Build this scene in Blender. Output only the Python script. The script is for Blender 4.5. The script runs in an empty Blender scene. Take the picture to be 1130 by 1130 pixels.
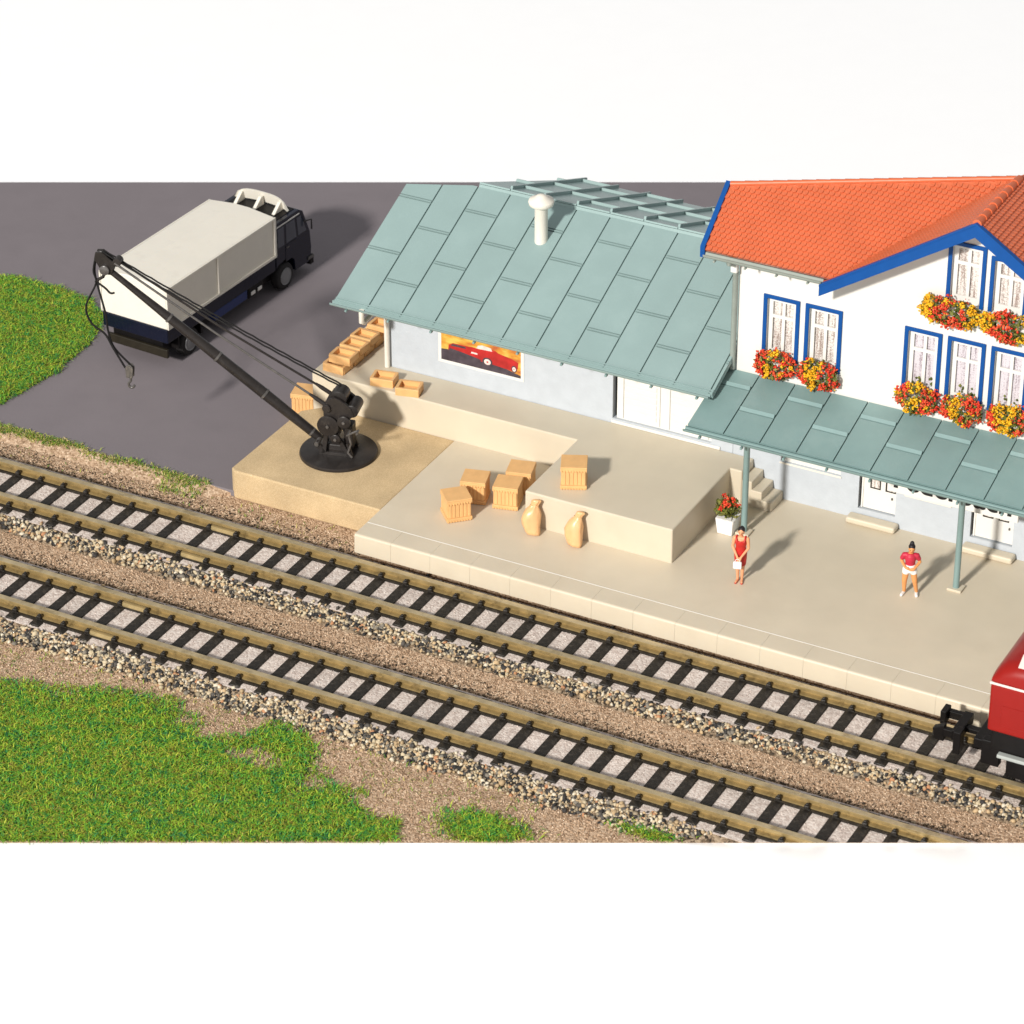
import bpy, bmesh, math, random
import numpy as np
from mathutils import Vector, Matrix, noise
from mathutils.geometry import tessellate_polygon
R = math.radians
sc = bpy.context.scene
COL = sc.collection
rng = random.Random(7)
nrng = np.random.default_rng(11)
MW = {}          # world matrix of every object built

# ------------------------------------------------------------------ materials
def mat(name, col, rough=.5, var=.08, vs=3.0, bump=0.0, bs=30.0, spec=.35, metal=0.0, stain=None, stain_amt=0.0, ss=1.5, sss=0.0):
    m = bpy.data.materials.new(name); m.use_nodes = True
    nt = m.node_tree; N = nt.nodes; L = nt.links
    b = N['Principled BSDF']
    b.inputs['Roughness'].default_value = rough
    b.inputs['Metallic'].default_value = metal
    b.inputs['Specular IOR Level'].default_value = spec
    tc = N.new('ShaderNodeTexCoord')
    n1 = N.new('ShaderNodeTexNoise'); n1.inputs['Scale'].default_value = vs; n1.inputs['Detail'].default_value = 6
    L.new(tc.outputs['Object'], n1.inputs['Vector'])
    r = N.new('ShaderNodeValToRGB')
    r.color_ramp.elements[0].position = .3; r.color_ramp.elements[1].position = .7
    r.color_ramp.elements[0].color = (*[c*(1-var) for c in col], 1)
    r.color_ramp.elements[1].color = (*[min(1, c*(1+var)) for c in col], 1)
    L.new(n1.outputs['Fac'], r.inputs['Fac'])
    out = r.outputs['Color']
    if stain:
        n2 = N.new('ShaderNodeTexNoise'); n2.inputs['Scale'].default_value = ss; n2.inputs['Detail'].default_value = 8
        n2.inputs['Roughness'].default_value = .7
        L.new(tc.outputs['Object'], n2.inputs['Vector'])
        r2 = N.new('ShaderNodeValToRGB'); r2.color_ramp.elements[0].position = .52; r2.color_ramp.elements[1].position = .68
        r2.color_ramp.elements[0].color = (0, 0, 0, 1); r2.color_ramp.elements[1].color = (stain_amt,)*3+(1,)
        L.new(n2.outputs['Fac'], r2.inputs['Fac'])
        mx = N.new('ShaderNodeMix'); mx.data_type = 'RGBA'
        L.new(r2.outputs['Color'], mx.inputs['Factor']); L.new(out, mx.inputs['A'])
        mx.inputs['B'].default_value = (*stain, 1); out = mx.outputs['Result']
    L.new(out, b.inputs['Base Color'])
    if sss:
        b.inputs['Subsurface Weight'].default_value = sss
        b.inputs['Subsurface Radius'].default_value = (.12, .08, .05)
        b.inputs['Subsurface Scale'].default_value = 1.0
    if bump:
        n3 = N.new('ShaderNodeTexNoise'); n3.inputs['Scale'].default_value = bs; n3.inputs['Detail'].default_value = 4
        L.new(tc.outputs['Object'], n3.inputs['Vector'])
        bp = N.new('ShaderNodeBump'); bp.inputs['Strength'].default_value = bump; bp.inputs['Distance'].default_value = .02
        L.new(n3.outputs['Fac'], bp.inputs['Height']); L.new(bp.outputs['Normal'], b.inputs['Normal'])
    return m

def mat_island(name, stops, rough=.8, spec=.2, transl=0.0):
    """each loose piece of the mesh takes one colour out of the ramp"""
    m = bpy.data.materials.new(name); m.use_nodes = True
    nt = m.node_tree; N = nt.nodes; L = nt.links
    b = N['Principled BSDF']; b.inputs['Roughness'].default_value = rough; b.inputs['Specular IOR Level'].default_value = spec
    g = N.new('ShaderNodeNewGeometry'); r = N.new('ShaderNodeValToRGB'); r.color_ramp.interpolation = 'CONSTANT' if len(stops) > 6 else 'LINEAR'
    cr = r.color_ramp
    while len(cr.elements) < len(stops): cr.elements.new(.5)
    for e, (p, c) in zip(cr.elements, stops): e.position = p; e.color = (*c, 1)
    L.new(g.outputs['Random Per Island'], r.inputs['Fac']); L.new(r.outputs['Color'], b.inputs['Base Color'])
    return m

def mat_grass(name, stops, mix=.5):
    m = mat_island(name, stops, .55, .3); nt = m.node_tree; N = nt.nodes; L = nt.links
    ramp = [n for n in N if n.type == 'VALTORGB'][0]; g = [n for n in N if n.type == 'NEW_GEOMETRY'][0]
    tc = N.new('ShaderNodeTexCoord'); n1 = N.new('ShaderNodeTexNoise'); n1.inputs['Scale'].default_value = 2.6; n1.inputs['Detail'].default_value = 5; n1.inputs['Roughness'].default_value = .75
    L.new(tc.outputs['Object'], n1.inputs['Vector'])
    mr = N.new('ShaderNodeMapRange'); mr.inputs['From Min'].default_value = .36; mr.inputs['From Max'].default_value = .64; L.new(n1.outputs['Fac'], mr.inputs['Value'])
    mx = N.new('ShaderNodeMix'); mx.inputs['Factor'].default_value = mix
    L.new(g.outputs['Random Per Island'], mx.inputs['A']); L.new(mr.outputs['Result'], mx.inputs['B']); L.new(mx.outputs['Result'], ramp.inputs['Fac'])
    return m

def mat_grain(name, stops, scale, bump=.6, rough=.9, dist=.03):
    """granular sheet: voronoi cells with their own colours and a bump"""
    m = bpy.data.materials.new(name); m.use_nodes = True
    nt = m.node_tree; N = nt.nodes; L = nt.links
    b = N['Principled BSDF']; b.inputs['Roughness'].default_value = rough; b.inputs['Specular IOR Level'].default_value = .15
    tc = N.new('ShaderNodeTexCoord'); v = N.new('ShaderNodeTexVoronoi'); v.inputs['Scale'].default_value = scale
    L.new(tc.outputs['Object'], v.inputs['Vector'])
    sp = N.new('ShaderNodeSeparateColor'); L.new(v.outputs['Color'], sp.inputs['Color'])
    r = N.new('ShaderNodeValToRGB'); cr = r.color_ramp
    while len(cr.elements) < len(stops): cr.elements.new(.5)
    for e, (p, c) in zip(cr.elements, stops): e.position = p; e.color = (*c, 1)
    L.new(sp.outputs['Red'], r.inputs['Fac'])
    n = N.new('ShaderNodeTexNoise'); n.inputs['Scale'].default_value = .9; n.inputs['Detail'].default_value = 5
    L.new(tc.outputs['Object'], n.inputs['Vector'])
    r2 = N.new('ShaderNodeMapRange'); r2.inputs['From Min'].default_value = .3; r2.inputs['From Max'].default_value = .7
    r2.inputs['To Min'].default_value = .86; r2.inputs['To Max'].default_value = 1.1
    L.new(n.outputs['Fac'], r2.inputs['Value'])
    mx = N.new('ShaderNodeMix'); mx.data_type = 'RGBA'; mx.blend_type = 'MULTIPLY'; mx.inputs['Factor'].default_value = 1
    L.new(r.outputs['Color'], mx.inputs['A']); L.new(r2.outputs['Result'], mx.inputs['B'])
    L.new(mx.outputs['Result'], b.inputs['Base Color'])
    bp = N.new('ShaderNodeBump'); bp.inputs['Strength'].default_value = bump; bp.inputs['Distance'].default_value = dist; bp.invert = True
    L.new(v.outputs['Distance'], bp.inputs['Height']); L.new(bp.outputs['Normal'], b.inputs['Normal'])
    return m

M = {}
M['table'] = mat('white_tabletop', (.95, .95, .96), .7, .005, 1, spec=.2)
M['board_edge'] = mat('brown_board', (.36, .22, .15), .9, .1)
M['asphalt'] = mat('grey_asphalt_card', (.187, .163, .174), .75, .04, .8, bump=.2, bs=24, spec=.3, stain=(.168, .146, .155), stain_amt=.5, ss=.4)
M['ground'] = mat_grain('brown_grit', [(0, (.24, .15, .09)), (.3, (.41, .275, .175)), (.7, (.5, .35, .235)), (1, (.64, .48, .34))], 17, .7)
M['fill'] = mat_grain('pale_grey_ballast', [(0, (.46, .375, .33)), (.4, (.58, .49, .435)), (1, (.7, .62, .56))], 16, .45)
M['platform'] = mat('beige_platform_plastic', (.615, .53, .405), .42, .035, .9, bump=.05, bs=9, spec=.4, stain=(.56, .475, .355), stain_amt=.5, ss=.28, sss=.08)
M['dock'] = mat('beige_dock_plastic', (.6, .522, .4), .42, .035, .9, bump=.05, bs=9, spec=.4, stain=(.55, .475, .36), stain_amt=.5, ss=.35, sss=.08)
M['sand'] = mat_grain('tan_sand_card', [(0, (.5, .36, .2)), (.5, (.575, .42, .24)), (1, (.65, .495, .3))], 60, .35, .75, .015)
M['teal'] = mat('grey_teal_roof_plastic', (.25, .345, .335), .36, .04, .8, bump=.08, bs=16, spec=.42, stain=(.275, .37, .36), stain_amt=.4, ss=.8)
M['teal_canopy'] = mat('dull_teal_canopy_plastic', (.185, .28, .272), .36, .06, 1.0, bump=.1, bs=16, spec=.42, stain=(.225, .315, .305), stain_amt=.5, ss=.9)
M['teal_trim'] = mat('teal_gutter_plastic', (.2, .29, .28), .4, .05, 2)
M['grey_pipe'] = mat('grey_green_pipe', (.27, .3, .265), .45, .06, 3)
M['orange'] = mat('orange_roof_tiles', (.6, .138, .055), .24, .06, 1.5, bump=.03, bs=20, spec=.6, sss=.06)
M['orange_ridge'] = mat('orange_ridge_tiles', (.58, .13, .05), .38, .06, 2)
M['white_wall'] = mat('cream_white_render', (.68, .665, .62), .7, .02, 1.2, bump=.08, bs=12)
M['grey_wall'] = mat('pale_grey_blue_render', (.475, .505, .54), .8, .04, 3, bump=.5, bs=14)
M['white'] = mat('white_painted_plastic', (.7, .68, .64), .45, .02, 2)
M['cream_pipe'] = mat('cream_pipe_plastic', (.74, .69, .6), .45, .03, 2)
M['blue'] = mat('bright_blue_trim', (.002, .062, .25), .45, .06, 3, spec=.25)
M['cream'] = mat('cream_truck_plastic', (.74, .695, .61), .4, .03, 1.2, stain=(.64, .6, .53), stain_amt=.5, ss=1.2, sss=.04)
M['navy'] = mat('navy_truck_plastic', (.004, .006, .017), .2, .1, 2, spec=.4)
M['blue_box'] = mat('blue_side_panel', (.015, .03, .12), .35, .1, 2)
M['black'] = mat('black_plastic', (.006, .005, .005), .45, .2, 4, spec=.2)
M['shoulder'] = mat_grain('dark_ballast_soil', [(0, (.03, .024, .018)), (.4, (.2, .14, .09)), (1, (.42, .32, .22))], 15, .8)
M['olive'] = mat('dark_olive_plastic', (.018, .014, .008), .45, .2, 4)
M['tyre'] = mat('black_tyre_rubber', (.012, .011, .011), .7, .2, 6)
M['rim'] = mat('grey_wheel_rim', (.2, .2, .205), .35, .1, 4)
M['glass'] = mat('dark_tinted_glass', (.045, .052, .07), .1, .1, 1, spec=.8)
M['crane'] = mat('charcoal_crane_plastic', (.024, .02, .0185), .33, .2, 2.5, bump=.1, bs=25, spec=.25, stain=(.042, .036, .032), stain_amt=.6, ss=3)
M['crane_bright'] = mat('worn_metal_grey', (.085, .077, .072), .3, .25, 8, spec=.6)
M['rope'] = mat('black_thread', (.008, .007, .007), .8, .2, 12, bump=.4, bs=30)
M['sleeper'] = mat('black_brown_sleeper', (.015, .012, .009), .5, .4, 9, bump=1.0, bs=14, spec=.4, stain=(.06, .05, .04), stain_amt=.8, ss=7)
M['rail'] = mat('dull_brass_rail', (.33, .235, .1), .3, .2, 3.5, spec=.5, metal=.35, stain=(.15, .105, .045), stain_amt=.85, ss=3.2)
M['rail_head_highlight'] = mat('bright_highlight_rail_head', (.5, .4, .24), .28, .2, 3, metal=.5, stain=(.27, .2, .1), stain_amt=.7, ss=2.5)  # lighter brass for the rail top, with its highlight line painted in
M['joiner'] = mat('bright_brass_joiner', (.52, .4, .2), .25, .1, 4, metal=.5)
M['wood'] = mat('tan_crate_plastic', (.73, .42, .175), .48, .08, 3, bump=.1, bs=14, spec=.3, sss=.06)
M['sack'] = mat('tan_sack_plastic', (.74, .43, .2), .34, .08, 3, bump=.2, bs=9, spec=.45, sss=.08)
M['skin'] = mat('painted_skin', (.72, .33, .17), .5, .05, 6)
M['tan_skin'] = mat('tanned_painted_skin', (.68, .29, .1), .5, .05, 6)
M['hair'] = mat('black_hair_paint', (.013, .01, .012), .5, .2, 10)
M['red_dress'] = mat('red_dress_paint', (.5, .022, .018), .4, .1, 7)
M['pink_top'] = mat('raspberry_top_paint', (.5, .025, .055), .45, .1, 7)
M['white_cloth'] = mat('white_cloth_paint', (.82, .79, .76), .5, .03, 6)
M['lip'] = mat('lip_paint', (.5, .06, .04), .5, .05, 6)
M['loco_red'] = mat('red_locomotive_paint', (.25, .009, .006), .3, .06, 1.5, spec=.22)
M['loco_light'] = mat('pale_locomotive_paint', (.72, .6, .55), .4, .03, 2)
M['grey_step'] = mat('grey_step_metal', (.36, .38, .36), .4, .05, 3)
M['flower_red'] = mat_island('red_blossoms', [(0, (.42, .02, .012)), (.5, (.7, .05, .022)), (1, (.78, .16, .06))], .6)
M['flower_yellow'] = mat_island('yellow_blossoms', [(0, (.55, .23, .008)), (.5, (.72, .38, .01)), (1, (.78, .5, .03))], .6)
M['leaf'] = mat_island('olive_leaves', [(0, (.05, .06, .012)), (.5, (.12, .14, .025)), (1, (.24, .22, .05))], .6)
M['grass'] = mat_grass('static_grass_fibres', [(0, (.025, .15, .06)), (.16, (.05, .25, .05)), (.32, (.12, .34, .025)), (.48, (.26, .43, .025)), (.63, (.47, .5, .05)), (.73, (.2, .17, .035)), (.85, (.36, .4, .035)), (1, (.7, .53, .16))], .45)
M['dry_grass'] = mat_island('dry_grass_fibres', [(0, (.06, .2, .03)), (.35, (.17, .3, .03)), (.7, (.4, .38, .07)), (1, (.55, .42, .2))], .6, .25)
STONE = [(0, (.55, .45, .3)), (.12, (.42, .3, .17)), (.22, (.04, .036, .034)), (.36, (.5, .41, .27)), (.46, (.2, .175, .14)), (.56, (.025, .024, .024)), (.66, (.52, .37, .21)), (.74, (.3, .24, .16)), (.82, (.09, .08, .07)), (.9, (.64, .56, .43)), (.97, (.45, .22, .11))]
M['stone'] = mat_island('mixed_gravel', STONE, .75, .3)
M['grit'] = mat_island('brown_grit_grains', [(0, (.22, .135, .08)), (.35, (.42, .28, .18)), (.75, (.54, .38, .25)), (1, (.72, .56, .41))], .85, .2)
M['shade_crumb'] = mat_island('shade_brown_crumbs', [(0, (.03, .022, .016)), (.5, (.1, .07, .045)), (.85, (.2, .14, .09)), (1, (.5, .4, .28))], .85, .2)  # soil tones that also carry the rails' painted shadow
M['pale_grit'] = mat_island('pale_grit_grains', [(0, (.44, .355, .31)), (.4, (.59, .495, .44)), (1, (.76, .67, .61))], .85, .2)

def mat_curtain(name, plants):
    """lace curtain printed behind the pane: streaks on white, plants at the foot of some"""
    m = bpy.data.materials.new(name); m.use_nodes = True
    nt = m.node_tree; N = nt.nodes; L = nt.links; b = N['Principled BSDF']
    b.inputs['Roughness'].default_value = .25
    tc = N.new('ShaderNodeTexCoord'); mp = N.new('ShaderNodeMapping'); L.new(tc.outputs['Object'], mp.inputs['Vector'])
    mp.inputs['Scale'].default_value = (1, 1, .06)
    n = N.new('ShaderNodeTexNoise'); n.inputs['Scale'].default_value = 14; n.inputs['Detail'].default_value = 2; L.new(mp.outputs['Vector'], n.inputs['Vector'])
    n2 = N.new('ShaderNodeTexNoise'); n2.inputs['Scale'].default_value = 26; n2.inputs['Detail'].default_value = 3; L.new(tc.outputs['Object'], n2.inputs['Vector'])
    mul = N.new('ShaderNodeMath'); mul.operation = 'MULTIPLY'; L.new(n.outputs['Fac'], mul.inputs[0]); L.new(n2.outputs['Fac'], mul.inputs[1])
    r = N.new('ShaderNodeValToRGB'); cr = r.color_ramp
    if plants:
        cr.elements[0].position = .14; cr.elements[0].color = (.3, .24, .27, 1)
        cr.elements[1].position = .25; cr.elements[1].color = (.6, .56, .59, 1)
    else:
        cr.elements[0].position = .15; cr.elements[0].color = (.28, .21, .18, 1)
        cr.elements[1].position = .28; cr.elements[1].color = (.68, .64, .6, 1)
    L.new(mul.outputs['Value'], r.inputs['Fac']); L.new(r.outputs['Color'], b.inputs['Base Color'])
    return m
M['lace'] = mat_curtain('lace_curtain', False)
M['net'] = mat_curtain('net_curtain', True)

def mat_sunset():
    """the printed sunset of the poster"""
    m = bpy.data.materials.new('printed_sunset'); m.use_nodes = True
    nt = m.node_tree; N = nt.nodes; L = nt.links; b = N['Principled BSDF']; b.inputs['Roughness'].default_value = .5
    tc = N.new('ShaderNodeTexCoord'); n = N.new('ShaderNodeTexNoise'); n.inputs['Scale'].default_value = 2.2; n.inputs['Detail'].default_value = 4
    mp = N.new('ShaderNodeMapping'); mp.inputs['Scale'].default_value = (.7, 1, 2.2)
    L.new(tc.outputs['Object'], mp.inputs['Vector']); L.new(mp.outputs['Vector'], n.inputs['Vector'])
    r = N.new('ShaderNodeValToRGB'); cr = r.color_ramp
    cr.elements[0].position = .34; cr.elements[0].color = (.42, .1, .03, 1)
    cr.elements[1].position = .62; cr.elements[1].color = (.62, .46, .09, 1)
    e = cr.elements.new(.48); e.color = (.58, .25, .03, 1)
    L.new(n.outputs['Fac'], r.inputs['Fac']); L.new(r.outputs['Color'], b.inputs['Base Color'])
    return m
M['sunset'] = mat_sunset()
M['poster_road'] = mat('printed_road', (.06, .045, .055), .6, .35, 4)
M['poster_red'] = mat('printed_red_car', (.42, .02, .018), .5, .25, 3)
M['poster_pale'] = mat('printed_highlight', (.75, .6, .55), .5, .2, 5)
M['letter'] = mat('black_lettering', (.008, .008, .008), .5, .05, 3)

# ------------------------------------------------------------------ mesh helpers
class MB:
    def __init__(s): s.v = []; s.f = []
    def add(s, vs, fs):
        o = len(s.v); s.v += [tuple(p) for p in vs]; s.f += [tuple(i+o for i in f) for f in fs]; return s
    def box(s, x0, x1, y0, y1, z0, z1):
        return s.add([(x0,y0,z0),(x1,y0,z0),(x1,y1,z0),(x0,y1,z0),(x0,y0,z1),(x1,y0,z1),(x1,y1,z1),(x0,y1,z1)],
                     [(3,2,1,0),(4,5,6,7),(0,1,5,4),(1,2,6,5),(2,3,7,6),(3,0,4,7)])
    def hexa(s, bot, top):
        return s.add(list(bot)+list(top), [(3,2,1,0),(4,5,6,7),(0,1,5,4),(1,2,6,5),(2,3,7,6),(3,0,4,7)])
    def prism(s, poly, a, b, axis='z'):
        """polygon (may be concave) swept between a and b along an axis"""
        n = len(poly)
        def P(u, v, t): return (u, v, t) if axis == 'z' else ((u, t, v) if axis == 'y' else (t, u, v))
        vs = [P(u, v, a) for u, v in poly] + [P(u, v, b) for u, v in poly]
        tr = tessellate_polygon([[Vector((u, v, 0)) for u, v in poly]])
        fs = [tuple(reversed(t)) for t in tr] + [tuple(i+n for i in t) for t in tr]
        fs += [(i, (i+1) % n, (i+1) % n+n, i+n) for i in range(n)]
        return s.add(vs, fs)
    def tube(s, pts, r, n=10, caps=True):
        pts = [Vector(p) for p in pts]; k = len(pts)
        rs = r if isinstance(r, (list, tuple)) else [r]*k
        o = len(s.v); prev = None
        for i, p in enumerate(pts):
            d = (pts[min(i+1, k-1)]-pts[max(i-1, 0)]).normalized()
            if prev is None:
                a = Vector((0, 0, 1)) if abs(d.z) < .9 else Vector((1, 0, 0))
                u = d.cross(a).normalized()
            else:
                u = (prev-d*prev.dot(d)).normalized()
            w = d.cross(u); prev = u
            for j in range(n):
                t = 2*math.pi*j/n; s.v.append(tuple(p+(u*math.cos(t)+w*math.sin(t))*rs[i]))
        for i in range(k-1):
            for j in range(n):
                s.f.append((o+i*n+j, o+i*n+(j+1) % n, o+(i+1)*n+(j+1) % n, o+(i+1)*n+j))
        if caps:
            s.f.append(tuple(o+j for j in range(n))[::-1]); s.f.append(tuple(o+(k-1)*n+j for j in range(n)))
        return s
    def lathe(s, prof, c=(0, 0, 0), n=24, axis='z', sx=1, sy=1):
        """profile of (radius, height) spun about an axis through c"""
        o = len(s.v); k = len(prof)
        for r, h in prof:
            for j in range(n):
                t = 2*math.pi*j/n; a, b = r*math.cos(t)*sx, r*math.sin(t)*sy
                q = (a, b, h) if axis == 'z' else ((a, h, b) if axis == 'y' else (h, a, b))
                s.v.append((c[0]+q[0], c[1]+q[1], c[2]+q[2]))
        for i in range(k-1):
            for j in range(n):
                s.f.append((o+i*n+j, o+i*n+(j+1) % n, o+(i+1)*n+(j+1) % n, o+(i+1)*n+j))
        s.f.append(tuple(o+j for j in range(n))[::-1]); s.f.append(tuple(o+(k-1)*n+j for j in range(n)))
        return s
    def build(s, name, m, parent=None, bevel=0, seg=2, smooth=None, local=False, ang=30):
        me = bpy.data.meshes.new(name)
        vs = s.v
        inv = MW[parent.name].inverted() if (parent is not None and not local) else None
        if inv is not None: vs = [tuple(inv @ Vector(p)) for p in vs]
        me.from_pydata(vs, [], s.f); 
        bm = bmesh.new(); bm.from_mesh(me)
        bmesh.ops.recalc_face_normals(bm, faces=bm.faces[:])
        if bevel:
            bmesh.ops.remove_doubles(bm, verts=bm.verts[:], dist=1e-5)
            es = [e for e in bm.edges if len(e.link_faces) == 2 and e.calc_face_angle(0) > R(ang)]
            bmesh.ops.bevel(bm, geom=es, offset=bevel, segments=seg, profile=.5, affect='EDGES', clamp_overlap=True)
        if smooth is not None:
            for f in bm.faces: f.smooth = True
            for e in bm.edges:
                if len(e.link_faces) == 2 and e.calc_face_angle(0) > R(smooth): e.smooth = False
        bm.to_mesh(me); bm.free()
        return link(name, me, m, parent)

def link(name, me, m, parent=None):
    if m is not None:
        me.materials.clear(); me.materials.append(m)
    o = bpy.data.objects.new(name, me); COL.objects.link(o)
    if parent is not None: o.parent = parent; MW[o.name] = MW[parent.name]
    else: MW[o.name] = Matrix.Identity(4)
    return o

def empty(name, label, cat, loc=(0, 0, 0), rz=0, group=None):
    o = bpy.data.objects.new(name, None); COL.objects.link(o)
    o.location = loc; o.rotation_euler = (0, 0, rz); o.empty_display_size = .2
    MW[o.name] = Matrix.Translation(Vector(loc)) @ Matrix.Rotation(rz, 4, 'Z')
    return tag(o, label, cat, group)

def tag(o, label=None, cat=None, group=None, kind=None):
    if label: o['label'] = label
    if cat: o['category'] = cat
    if group: o['group'] = group
    if kind: o['kind'] = kind
    return o

def dup(root, loc, rz, label, group=None):
    r = root.copy(); COL.objects.link(r); r.location = loc; r.rotation_euler = (0, 0, rz); r['label'] = label
    if group: r['group'] = group
    for ch in [c for c in bpy.data.objects if c.parent == root]:
        c = ch.copy(); COL.objects.link(c); c.parent = r
        for g in [q for q in bpy.data.objects if q.parent == ch]:
            d = g.copy(); COL.objects.link(d); d.parent = c
    return r

def big_mesh(name, V, F, m, parent=None, smooth=False):
    """numpy arrays straight into a mesh; F is (n, k)"""
    me = bpy.data.meshes.new(name); n, k = F.shape
    me.vertices.add(len(V)); me.vertices.foreach_set('co', np.asarray(V, np.float32).ravel())
    me.loops.add(n*k); me.loops.foreach_set('vertex_index', F.astype(np.int32).ravel())
    me.polygons.add(n); me.polygons.foreach_set('loop_start', np.arange(0, n*k, k, dtype=np.int32))
    me.polygons.foreach_set('loop_total', np.full(n, k, np.int32))
    me.update(calc_edges=True); me.validate()
    return link(name, me, m, parent)

def bisect(o, co, no):
    """cut a mesh with a plane, dropping the side the normal points to"""
    bm = bmesh.new(); bm.from_mesh(o.data)
    r = bmesh.ops.bisect_plane(bm, geom=bm.verts[:]+bm.edges[:]+bm.faces[:], plane_co=co, plane_no=no, clear_outer=True)
    ed = [e for e in r['geom_cut'] if isinstance(e, bmesh.types.BMEdge)]
    if ed: bmesh.ops.holes_fill(bm, edges=ed)
    bm.to_mesh(o.data); bm.free()

# ------------------------------------------------------------------ camera
az, pit = R(-27.6015838), R(31.0453238)
d = Vector((math.sin(az)*math.cos(pit), math.cos(az)*math.cos(pit), -math.sin(pit)))
cam = bpy.data.cameras.new('camera'); co = bpy.data.objects.new('camera', cam); COL.objects.link(co)
co.location = (46.48975, -71.51667, 53.01479)
co.rotation_euler = d.to_track_quat('-Z', 'Y').to_euler()
cam.sensor_width = 36; cam.lens = 3865.19/1130*36; cam.clip_start = 1; cam.clip_end = 2000
cam.dof.use_dof = True; cam.dof.focus_distance = 99.5; cam.dof.aperture_fstop = .62
sc.camera = co

# ------------------------------------------------------------------ light
w = bpy.data.worlds.new('World'); sc.world = w; w.use_nodes = True
w.node_tree.nodes['Background'].inputs['Color'].default_value = (.97, .985, 1, 1)
w.node_tree.nodes['Background'].inputs['Strength'].default_value = .47
la = bpy.data.lights.new('studio_lamp', 'AREA'); la.shape = 'DISK'; la.size = 46
la.energy = .70*math.pi/.49*math.pi*600*600; la.color = (1, .97, .915)
lo = bpy.data.objects.new('studio_lamp', la); COL.objects.link(lo)
ldir = Vector((.085, .868, -.49)).normalized()
lo.location = Vector((10, 8, 0))-ldir*600
lo.rotation_euler = ldir.to_track_quat('-Z', 'Y').to_euler()
sc.view_settings.view_transform = 'Standard'; sc.view_settings.look = 'None'
sc.view_settings.exposure = 0; sc.view_settings.gamma = 1

# ------------------------------------------------------------------ setting: table, base board, ground, yard
GZ = -.3; AZ = -.1
BOARD = [(-9.73, -19.425), (32.25, 2.52), (28.8, 44.01), (-32.08, 12.18)]
def inside(x, y, poly=BOARD):
    c = False; n = len(poly)
    for i in range(n):
        x0, y0 = poly[i]; x1, y1 = poly[(i+1) % n]
        if (y0 > y) != (y1 > y) and x < (x1-x0)*(y-y0)/(y1-y0)+x0: c = not c
    return c
FRONT_CO = Vector((-9.73, -19.425, 0)); FRONT_NO = Vector((.4633*.593, -.8862*.593, -.805))
FRONT_CO.z = GZ
def in_front(x, y, m=.02): return (x+9.73)*.4633+(y+19.425)*-.8862 < -m
o = MB().add([(-400, -400, -.308), (400, -400, -.308), (400, 400, -.308), (-400, 400, -.308)], [(0, 1, 2, 3)]).build('tabletop', M['table'])
tag(o, 'plain white table surface under the model board', 'tabletop', kind='structure')
o = MB().prism(BOARD, -.307, GZ).prism([(3.45, GZ-.003), (3.93, AZ+.012), (3.93, GZ-.003)], -23, -3.2, 'x').add([(-3.2, 3.45, GZ-.003), (-3.2, 3.93, AZ+.012), (-3.2, 3.93, GZ-.003), (-2.37, 3.93, GZ-.003), (-2.37, 3.93, AZ-.08)], [(0, 1, 2), (0, 3, 4, 1), (1, 4, 3, 2), (0, 2, 3)]).build('ground', M['ground'])
tag(o, 'brown granular ground around the railway tracks', 'ground', kind='structure')
def clip_y(poly, y0):
    out = []
    for i in range(len(poly)):
        a, b = poly[i], poly[(i+1) % len(poly)]
        if a[1] >= y0: out.append(a)
        if (a[1] >= y0) != (b[1] >= y0):
            t = (y0-a[1])/(b[1]-a[1]); out.append((a[0]+t*(b[0]-a[0]), y0))
    return out
yard = [(p[0]*.9995+.005, p[1]*.9995) for p in clip_y(BOARD, 3.92)]
AZ = -.1
o = MB().prism(yard, GZ+.001, AZ).build('road_yard', M['asphalt'], bevel=.03)
tag(o, 'smooth grey asphalt yard where the truck is parked', 'yard', kind='structure')

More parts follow.
